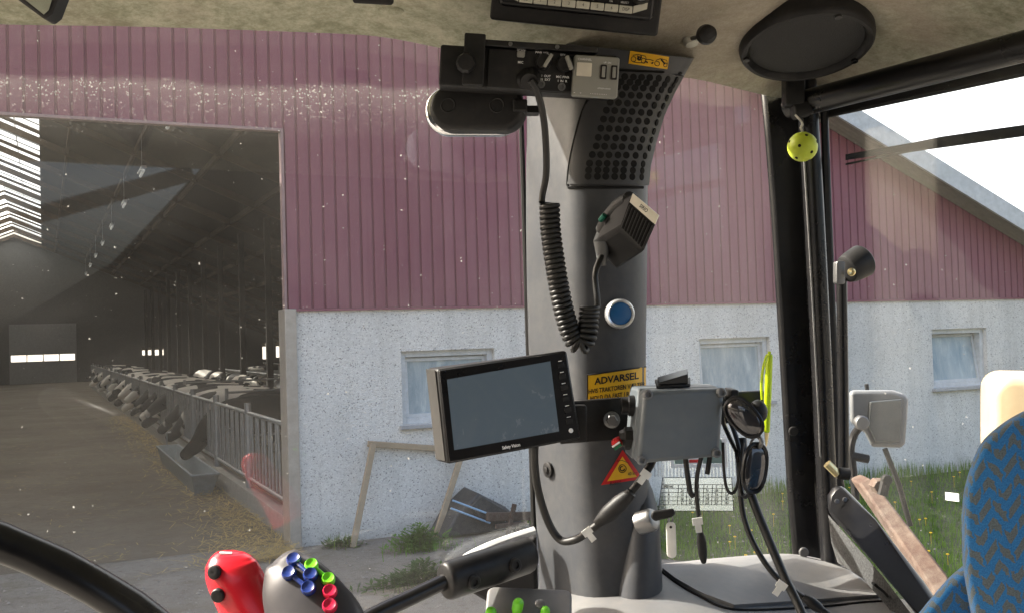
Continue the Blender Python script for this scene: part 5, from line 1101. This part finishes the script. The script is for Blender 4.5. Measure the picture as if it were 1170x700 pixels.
def qtext(s, x, y, size, sx=.85, bold=.00022):
    vs_, fs_ = text_mb(s, size, bold=bold); o_ = QW(x, y, .0019); mb.add([o_+Qx*q.x*sx+Qy*q.y for q in vs_], fs_)
for r, l_ in enumerate(tbl):
    y = (555.4, 559.9, 564.6, 569.4, 573.9)[r]
    for c_, s in enumerate(l_.split(',')): qtext(s, (764, 779.5, 789, 798.5, 808, 818.5, 830.5)[c_], y, .0044 if c_ or r else .0036)
qtext('km/h', 796, 549, .0042); qtext('V = H', 793, 579.6, .0046)
obj('lettering', mb, M['ink'], ch, smooth=0)
mb = MB(); x = 747
while x < 846:
    qprism(mb, [(x, 506), (x+1.6, 506), (x+2.6+(x-790)*.02, 544), (x+1.0+(x-790)*.02, 544)], .0004, .0003); x += 3.9
obj('striped_film', mb, M['film2'], qw, smooth=0)
mb = MB()
for pl in ([(764, 500), (768, 500), (770, 530), (766, 534)], [(766.2, 534), (770, 530), (828, 529), (831, 533)], [(828.2, 529), (824, 500), (829, 500), (831.2, 533)]): qprism(mb, pl, .0018, .0004)
fd = obj('decal_frame', mb, M['white_ink'], qw, smooth=0)
mb = MB(); qprism(mb, [(769, 501), (824, 501), (827.5, 528.5), (770.5, 529.5)], .0012, .0004); obj('decal_field', mb, flat('sage_film', (.17, .24, .21)), fd, smooth=0)
mb = MB(); qprism(mb, [(786, 522), (803, 521.5), (803, 529), (786, 529)], .0024, .0003); obj('decal_badge', mb, M['white_ink'], fd, smooth=0)
mb = MB(); qprism(mb, [(787.5, 524.5), (802, 524), (802, 527.8), (787.5, 528)], .0029, .0003); obj('decal_mark', mb, M['red_ink'], fd, smooth=0)
# ---- ignition key with white tag
th_ = thing('ignition_key', P(752, 588, 1.0), 'black ignition key in its silver lock with a long white key tag', 'key')
ka = (CR*.75 + CU*.35 - CF*.55).normalized(); kx = ka.orthogonal().normalized(); kf = Fr(P(742, 594, 1.005), kx, ka.cross(kx), ka)
mb = MB(); mb.lathe(kf, [(.0115, -.012), (.0115, .003), (.010, .006), (.007, .007)], 24); obj('lock', mb, M['steel'], th_)
mb = MB(); mb.loft([[P(x, y, .985) for x, y in ((745, 583), (770, 580), (772, 586), (768, 590), (748, 595), (743, 590))], [P(x, y, .995) for x, y in ((745, 583), (770, 580), (772, 586), (768, 590), (748, 595), (743, 590))]]); obj('key_head', mb, M['black'], th_, bevel=.002)
mb = MB(); mb.tube([P(766+2.5*math.cos(a_), 592+4*math.sin(a_), .987) for a_ in [2*PI*i/16 for i in range(17)]], .0008, 6); obj('ring', mb, M['steel'], th_)
mb = MB(); fr = ff(767, 616, .987, roll=2, yaw=-10); mb.rrect(fr, px(11, .987), px(41, .987), .0022, px(5.2, .987), 8, edge=.0007); kt = obj('key_tag', mb, M['white'], th_)
mb = MB(); mb.disc(fr.moved(0, px(15, .987), .0022), .0014, .0002, 10); obj('tag_hole', mb, M['ink'], kt)
# ---- loose cables on the right
cable('charger_cable', [P(804, 512, .97), P(797, 540, .975), P(796, 565, .985), P(799, 595, 1.0), P(801, 612, 1.01)], px(2.6, .98), 'thin black cable hanging straight below the grey box and ending in a plug', tags=(((797, 595, .98), 8),), plugs=((P(800, 606, 1.005), P(804, 641, 1.03), px(5.5, 1.0)),))
cable('power_cable', [P(848, 500, .985), P(852, 540, .975), P(862, 575, .965), P(878, 615, .955), P(897, 660, .94), P(918, 705, .92), P(930, 760, .9)], px(5.2, .95), 'thick black cable running from the mounting bar down over the console', tags=(((893, 668, .93), -35),))
cable('antenna_cable', [P(843, 515, .99), P(846, 560, .985), P(850, 590, .98), P(862, 622, .97), P(884, 655, .96), P(915, 680, .955), P(945, 700, .95), P(985, 740, .93)], px(3.4, .96), 'thinner black cable curving beside the thick cable over the console', plugs=((P(918, 681, .952), P(940, 697, .947), px(6.5, .95)),))
mb = MB(); 
cable('bar_strap', [P(783, 520, .975), P(786, 545, .975), P(789, 562, .975), P(793, 566, .975)], px(3.2, .97), 'short black strap end hanging under the middle of the grey box')
cable('lanyard', [P(812, 515, .975), P(810, 528, .975), P(808, 541, .975)], px(3.0, .97), 'stubby black cord end hanging under the right side of the grey box')
# ---- sunglasses hanging from the bar
th_ = thing('sunglasses', P(850, 500, .93), 'dark sunglasses with mirrored lenses hanging folded from the end of the bar', 'sunglasses')
def lens_pts(cx_, cy_, a, b, ang, d, n=22, tilt=0):
    out = []; A_ = math.radians(ang)
    for i in range(n):
        t = 2*PI*i/n; u, v = a*math.copysign(abs(math.cos(t))**.8, math.cos(t)), b*math.copysign(abs(math.sin(t))**.8, math.sin(t)); x, y = u*math.cos(A_)-v*math.sin(A_), u*math.sin(A_)+v*math.cos(A_)
        out.append(P(cx_+x, cy_+y, d+tilt*x))
    return out
for cx_, cy_, a, b, ang, tl_ in ((850, 476, 26, 14.5, 48, -.0003), (862.5, 534, 28, 13, 97, .0003)):
    L_ = lens_pts(cx_, cy_, a, b, ang, .93, tilt=tl_); c_ = sum(L_, V())/len(L_)
    mb = MB(); mb.loft([[q+CF*.002 for q in L_], L_, [c_+(q-c_)*.75-CF*.0025 for q in L_], [c_+(q-c_)*.3-CF*.0035 for q in L_]]); obj('lens', mb, M['lens'], th_, smooth=70)
    mb = MB(); mb.tube(L_+L_[:2], .0019, 8); obj('rim', mb, M['black_gloss'], th_)
mb = MB(); mb.tube(catmull([P(866, 497, .93), P(870, 503, .925), P(868, 510, .93)], 4), .0022, 8); mb.tube(catmull([P(862, 499, .932), P(858, 505, .935), P(858, 510, .935)], 4), .0012, 6); obj('bridge', mb, M['dull_steel'], th_)
mb = MB(); mb.tube(catmull([P(836, 459, .935), P(827, 462, .96), P(826, 480, .985), P(834, 500, .99), P(843, 520, .985), P(846, 545, .98), P(847, 566, .975)], 5), [.0022]*20+[.003]*11, 8); obj('temple', mb, M['black_gloss'], th_)
mb = MB(); mb.tube(catmull([P(858, 562, .935), P(850, 566, .955), P(846, 548, .965), P(845, 515, .97), P(838, 490, .975), P(829, 470, .98)], 5), .0024, 8); obj('temple', mb, M['black_gloss'], th_)
# second, thin loop: neck cord
cable('glasses_cord', [P(826, 505, .955), P(827, 535, .955), P(830, 556, .955), P(836, 563, .955), P(842, 555, .955), P(846, 530, .955), P(849, 505, .96)], px(1.8, .955), 'thin dark cord looping below the sunglasses')
mb = MB(); mb.rrect(ff(832, 449, 1.0), px(9, 1), px(14, 1), .03, .002, edge=.001); o_ = obj('bar_clip', mb, M['black'], bpy.data.objects['mounting_bar'])
mb = MB(); mb.sphere(ff(866, 470, .99), px(11, .99), px(14, .99), .008); obj('end_pad', mb, M['black'], bpy.data.objects['mounting_bar'])
# ---- neon pen
th_ = thing('neon_pen', P(876, 455, 1.0), 'neon yellow translucent ballpoint pen clipped upright on the end of the bar', 'pen')
a_, b_ = P(879, 404, 1.005), P(876, 494, 1.01); t_ = (b_-a_).normalized(); x_ = t_.orthogonal().normalized(); fr = Fr(a_, x_, t_.cross(x_), t_); k = px(1, 1.005); L_ = (b_-a_).length
mb = MB(); mb.lathe(fr, [(3.4*k, 0), (4.1*k, 2*k), (4.1*k, L_*.6), (3.9*k, L_*.61), (3.6*k, L_*.98), (2*k, L_)], 18); obj('barrel', mb, M['pen'], th_)
mb = MB(); mb.lathe(fr, [(2.6*k, L_*.985), (1.9*k, L_*1.08), (.6*k, L_*1.17)], 12); obj('tip', mb, M['brass'], th_)
mb = MB(); mb.lathe(fr, [(2*k, -3*k), (2*k, 1*k)], 10); obj('push_button', mb, M['pen'], th_)
mb = MB(); mb.tube(catmull([P(876, 406, 1.0), P(872, 420, .995), P(870, 440, .995), P(871, 456, .995)], 4), [1.6*k+.0*i for i in range(13)], 8); obj('clip', mb, M['pen'], th_)
# ---- neon ball on a hook
th_ = thing('perforated_ball', P(917, 185, 1.15), 'neon yellow perforated plastic ball hanging from the roof rail', 'ball')
fr = ff(917, 168, 1.16); R_ = px(17, 1.16); mb = MB(); mb.sphere(fr, R_, n=28, m=18); obj('shell', mb, M['ballyellow'], th_, smooth=80)
mb = MB()
for i in range(14):
    z = 1-2*(i+.5)/14; a_ = i*2.39996; r_ = math.sqrt(1-z*z); n = V((r_*math.cos(a_), r_*math.sin(a_), z)); x_ = n.orthogonal().normalized(); mb.lathe(Fr(fr.o+n*R_*.985, x_, n.cross(x_), n), [(.0019, 0), (.0019, R_*.022), (.0014, R_*.024)], 10)
obj('hole', mb, M['dark_hole'], th_, kind='stuff')
mb = MB(); mb.tube(catmull([P(917, 151, 1.16), P(915, 146, 1.16), P(917, 142, 1.16), P(914, 137, 1.17), P(909, 132, 1.2)], 4), .0013, 6); obj('hook', mb, M['ivory'], th_)
# ---- steering wheel
th_ = thing('steering_wheel', P(-142, 876, .458), 'black steering wheel rim crossing the lower left corner', 'steering wheel')
X_ = rot(CR, -CF, -30.2); Y_, Z_ = rot(rot(CU, -CF, -30.2), X_, -83), rot(-CF, X_, -83); wc = Fr(P(-142, 876, .458), X_, Y_, Z_); R_ = .214
mb = MB(); n1, n2 = 96, 14; r_ = .0125
rings = []
for i in range(n1):
    a_ = 2*PI*i/n1; d = wc.v(math.cos(a_), math.sin(a_)); rr = r_*(1+.05*math.sin(a_*14)**8)
    rings.append([wc.o + d*(R_+rr*math.cos(2*PI*j/n2)) + wc.z*rr*math.sin(2*PI*j/n2) for j in range(n2)])
mb.loft(rings+[rings[0]], caps=False); obj('rim', mb, M['black_gloss'], th_, smooth=80)
mb = MB(); mb.lathe(wc.moved(0, 0, -.03), [(.055, 0), (.06, .02), (.05, .035), (.01, .04)], 28); obj('hub', mb, M['black'], th_)
for a_ in (200, 320, 90):
    if a_ == 90: a_ = 165
    d = wc.v(math.cos(math.radians(a_)), math.sin(math.radians(a_))); mb = MB(); mb.tube([wc.o+d*.05-wc.z*.01, wc.o+d*R_], .011, 10); obj('spoke', mb, M['black'], th_)
# ---- control levers
def handle(name, secs, mat, lab, prof=1.0):
    t_ = thing(name, P(secs[-1][0], secs[-1][1], secs[-1][3]), lab, 'lever'); rings = []
    pts = catmull([V((x, y, 0)) for x, y, w_, d in secs], 5); ws_ = catmull([V((w_, d, 0)) for x, y, w_, d in secs], 5)
    for i, (q, wd) in enumerate(zip(pts, ws_)):
        a, b = pts[max(i-1, 0)], pts[min(i+1, len(pts)-1)]; t = (b-a).normalized(); n_ = V((-t.y, t.x, 0)); w_, d = wd.x, wd.y; ring = []
        for j in range(28):
            an = 2*PI*j/28; c_, s_ = math.cos(an), math.sin(an); ring.append(P(q.x+n_.x*w_*c_, q.y+n_.y*w_*c_, d) + (-CF)*px(w_, d)*prof*s_)
        rings.append(ring)
    mb = MB(); mb.loft(rings); obj('shell', mb, mat, t_, smooth=70); return t_, bvh(mb)
tr_h, RB = handle('red_lever', [(262, 628, 3, .76), (262, 629.5, 11, .758), (262, 632, 18, .756), (262.5, 638, 25, .754), (264, 647, 30, .752), (268, 660, 32, .75), (278, 680, 33, .748), (292, 705, 36, .745), (318, 745, 40, .74), (340, 790, 40, .74)], M['red'], 'glossy red lever handle with two black round buttons', .62)
for x, y in ((246, 653), (250, 679)):
    q, n = hit(RB, x, y, 0, .73); n = (n*.5-CF*.5).normalized(); mb = MB(); mb.lathe(nframe(q, n), [(.0052, -.004), (.0052, .0024), (.0044, .0036), (.0025, .0040), (.0005, .0036)], 20); obj('button', mb, M['black'], tr_h)
mb = MB()
q, n = hit(RB, 258, 632, .0, .75); mb.box(nframe(q, n), .009, .0025, .002); obj('top_label', mb, M['white_ink'], tr_h)
tg, GB_ = handle('grey_lever', [(322, 633, 3, .745), (323, 634.5, 12, .743), (325, 638, 20, .741), (328, 646, 28, .737), (333, 657, 36, .733), (340, 672, 43, .729), (350, 692, 50, .724), (362, 720, 58, .718), (375, 770, 62, .712)], plastic('lever_grey', (.045, .043, .046), .36, .03, .1, spec=.2), 'dark grey control lever with blue green and red rocker buttons', .6)
for (x0, y0), (x1, y1), mat, s in (((336, 640), (355, 657), 'blue', 1.0), ((331, 655), (353, 672), 'blue', 1.0), ((356, 646), (375, 662), 'green', .92), ((377, 676), (377, 692), 'crimson', .98)):
    q0, n0 = hit(GB_, x0, y0, 0, .73); q1, n1_ = hit(GB_, x1, y1, 0, .73); mb = MB()
    for q, n in ((q0, n0), (q1, n1_)):
        n = (n*.45-CF*.40+CU*.35).normalized(); f_ = nframe(q, n); r_ = .0052*s; mb.lathe(f_, [(r_*.98, -.004), (r_*1.05, .001), (r_, .003), (r_*.85, .0042), (r_*.55, .0035), (r_*.1, .0032)], 20)
    mb.tube([q0+n0*.001, q1+n1_*.001], .0019*s, 10); obj('rocker_button', mb, M[mat], tg, smooth=60)
# ---- seat
th_ = thing('driver_seat', P(1150, 720, .8), 'blue and grey zigzag fabric seat backrest at the lower right', 'seat')
def cushion(outline, d, th, name, edge, uvo):
    pts = catmull([P(x, y, d) for x, y in outline], 4); c_ = sum(pts, V())/len(pts); rings = []
    nrm = -ray(1165, 620).normalized()
    for k, z in ((.80, -th), (.97, -th*.8), (1.0, -th*.45)): rings.append([c_+(q-c_)*k+nrm*z for q in pts])
    for i in range(9):
        a_ = PI/2*i/8; s_ = 1-edge*(1-math.cos(a_)) ; rings.append([c_+(q-c_)*s_+nrm*(th*.45*math.sin(a_)-th*.0) for q in pts])
    for s_, z in ((.62*(1-edge), .52), (.35*(1-edge), .56), (.02, .58)): rings.append([c_+(q-c_)*s_+nrm*th*z for q in pts])
    mb = MB(); mb.loft(rings); o = obj(name, mb, M['fabric'], th_, smooth=80)
    me = o.data; uv = me.uv_layers.new(name='UVMap'); o0 = INV[o.name]; ca, sa = math.cos(math.radians(-8)), math.sin(math.radians(-8))
    n_ = len(pts); UV = [None]*len(mb.v); acc = [0.0]*n_
    for i in range(len(rings)-1, -1, -1):
        for j in range(n_):
            q = rings[i][j]
            if i < len(rings)-1: acc[j] += (q-rings[i+1][j]).length
            d_ = pts[j]-c_; dx, dy = d_.dot(CR), d_.dot(CU); l_ = math.hypot(dx, dy) or 1
            a_, b_ = dx/l_*acc[j], dy/l_*acc[j]; UV[i*n_+j] = (a_*ca-b_*sa+uvo, a_*sa+b_*ca)
    for lp in me.loops: uv.data[lp.index].uv = UV[lp.vertex_index]
    return o
cushion([(1099, 590), (1101, 565), (1107, 540), (1120, 508), (1140, 488), (1170, 470), (1215, 452), (1290, 446), (1380, 460), (1420, 540), (1430, 700), (1420, 900), (1300, 980), (1180, 900), (1128, 780), (1106, 680), (1100, 640)], .74, .085, 'backrest', .10, 0)
cushion([(1040, 712), (1066, 680), (1090, 654), (1112, 646), (1135, 700), (1170, 800), (1200, 900), (1120, 960), (1040, 900), (1020, 780)], .78, .06, 'bolster', .14, .4)
# ---- outside the rear window: cream tank, work light, rusty arm
th_ = thing('cream_tank', P(1200, 600, 2.3), 'cream plastic tank with rounded corner standing outside behind the seat', 'tank')
fr = ff(1262, 552, 2.35, yaw=-20); k = px(1, 2.35); mb = MB(); mb.rrect(fr.moved(0, 0, -.25), 236*k, 240*k, .30, 22*k, 6, edge=.02); obj('body', mb, M['cream'], th_, smooth=50)
mb = MB(); mb.rrect(fr.moved(-18*k, 10*k, .05), 130*k, 150*k, .012, 8*k, 5, edge=.004); obj('panel', mb, M['cream'], th_)
mb = MB(); mb.box(Fr(P(1235, 800, 2.38), V((1, 0, 0)), V((0, 1, 0)), ZZ), .2, .35, .9); obj('stand', mb, M['black'], th_)
th_ = thing('work_light', P(1000, 480, 1.7), 'square grey work light on a bracket outside the rear window', 'work light')
d = 1.7; k = px(1, d)
fr0 = [P(x, y, d) for x, y in ((971, 447), (1016, 444), (1018, 478), (971, 482))]; 
bk_ = [P(x, y, d+dd) for x, y, dd in ((990, 449, .14), (1036, 449, .12), (1033, 509, .12), (988, 502, .14))]
ol_ = [(970, 447), (975, 445), (1020, 445), (1035, 450), (1038, 456), (1034, 506), (1030, 511), (996, 510), (988, 494), (971, 481)]; cxw, cyw = 1005, 478
mb = MB(); mb.loft([[P(cxw+(x-cxw)*.9, cyw+(y-cyw)*.9, d+.14) for x, y in ol_], [P(x, y, d+.10) for x, y in ol_], [P(x, y, d+.01) for x, y in ol_], [P(cxw+(x-cxw)*.94, cyw+(y-cyw)*.94, d) for x, y in ol_]]); obj('housing', mb, M['grey_light'], th_, bevel=.004)
mb = MB(); mb.prism([P(x, y, d-.001) for x, y in ((993, 458), (1030, 455), (1028, 504), (1000, 504), (992, 488))], -CF*.004); obj('lens', mb, plastic('lamp_glass', (.06, .07, .075), .15, .1, 0), th_, bevel=.004)
mb = MB(); mb.tube(catmull([P(978, 476, d-.02), P(984, 484, d-.02), P(976, 496, d), P(972, 512, d), P(974, 530, d), P(978, 570, d)], 5), px(4.5, d), 10); mb.tube([P(972, 520, d), P(992, 524, d)], px(5, d), 10); obj('bracket', mb, M['black_metal'], th_)
mb = MB(); mb.disc(ff(983, 482, d-.03), .012, .012, 16); obj('knob', mb, M['dull_steel'], th_)
mb = MB(); mb.tube([P(1011, 512, d+.05), P(1027, 553, d+.05), P(1040, 600, d+.05)], px(3.2, d), 8); obj('strut', mb, M['black_metal'], th_)
mb = MB(); mb.tube([P(991, 446, d+.05), P(990, 438, d+.05)], px(2.5, d), 8); obj('aerial_stub', mb, M['black'], th_)
th_ = thing('rusty_boom', P(1030, 610, 1.55), 'rusty brown steel arm running diagonally below the work light', 'arm')
a_ = [P(x, y, dd) for x, y, dd in ((982, 552, 1.62), (996, 546, 1.62), (1082, 655, 1.45), (1110, 700, 1.4), (1086, 712, 1.4), (1062, 668, 1.45))]; mb = MB(); mb.prism(a_, CF*.05); obj('beam', mb, M['rust'], th_, bevel=.004)
mb = MB(); mb.tube([P(1008, 565, 1.53), P(1012, 548, 1.53)], .008, 8); mb.disc(ff(1012, 547, 1.53), .008, .008, 10); obj('pin', mb, M['black_metal'], th_)
mb = MB(); mb.disc(ff(1001, 553, 1.55), .012, .02, 6); obj('nut', mb, M['rust'], th_)
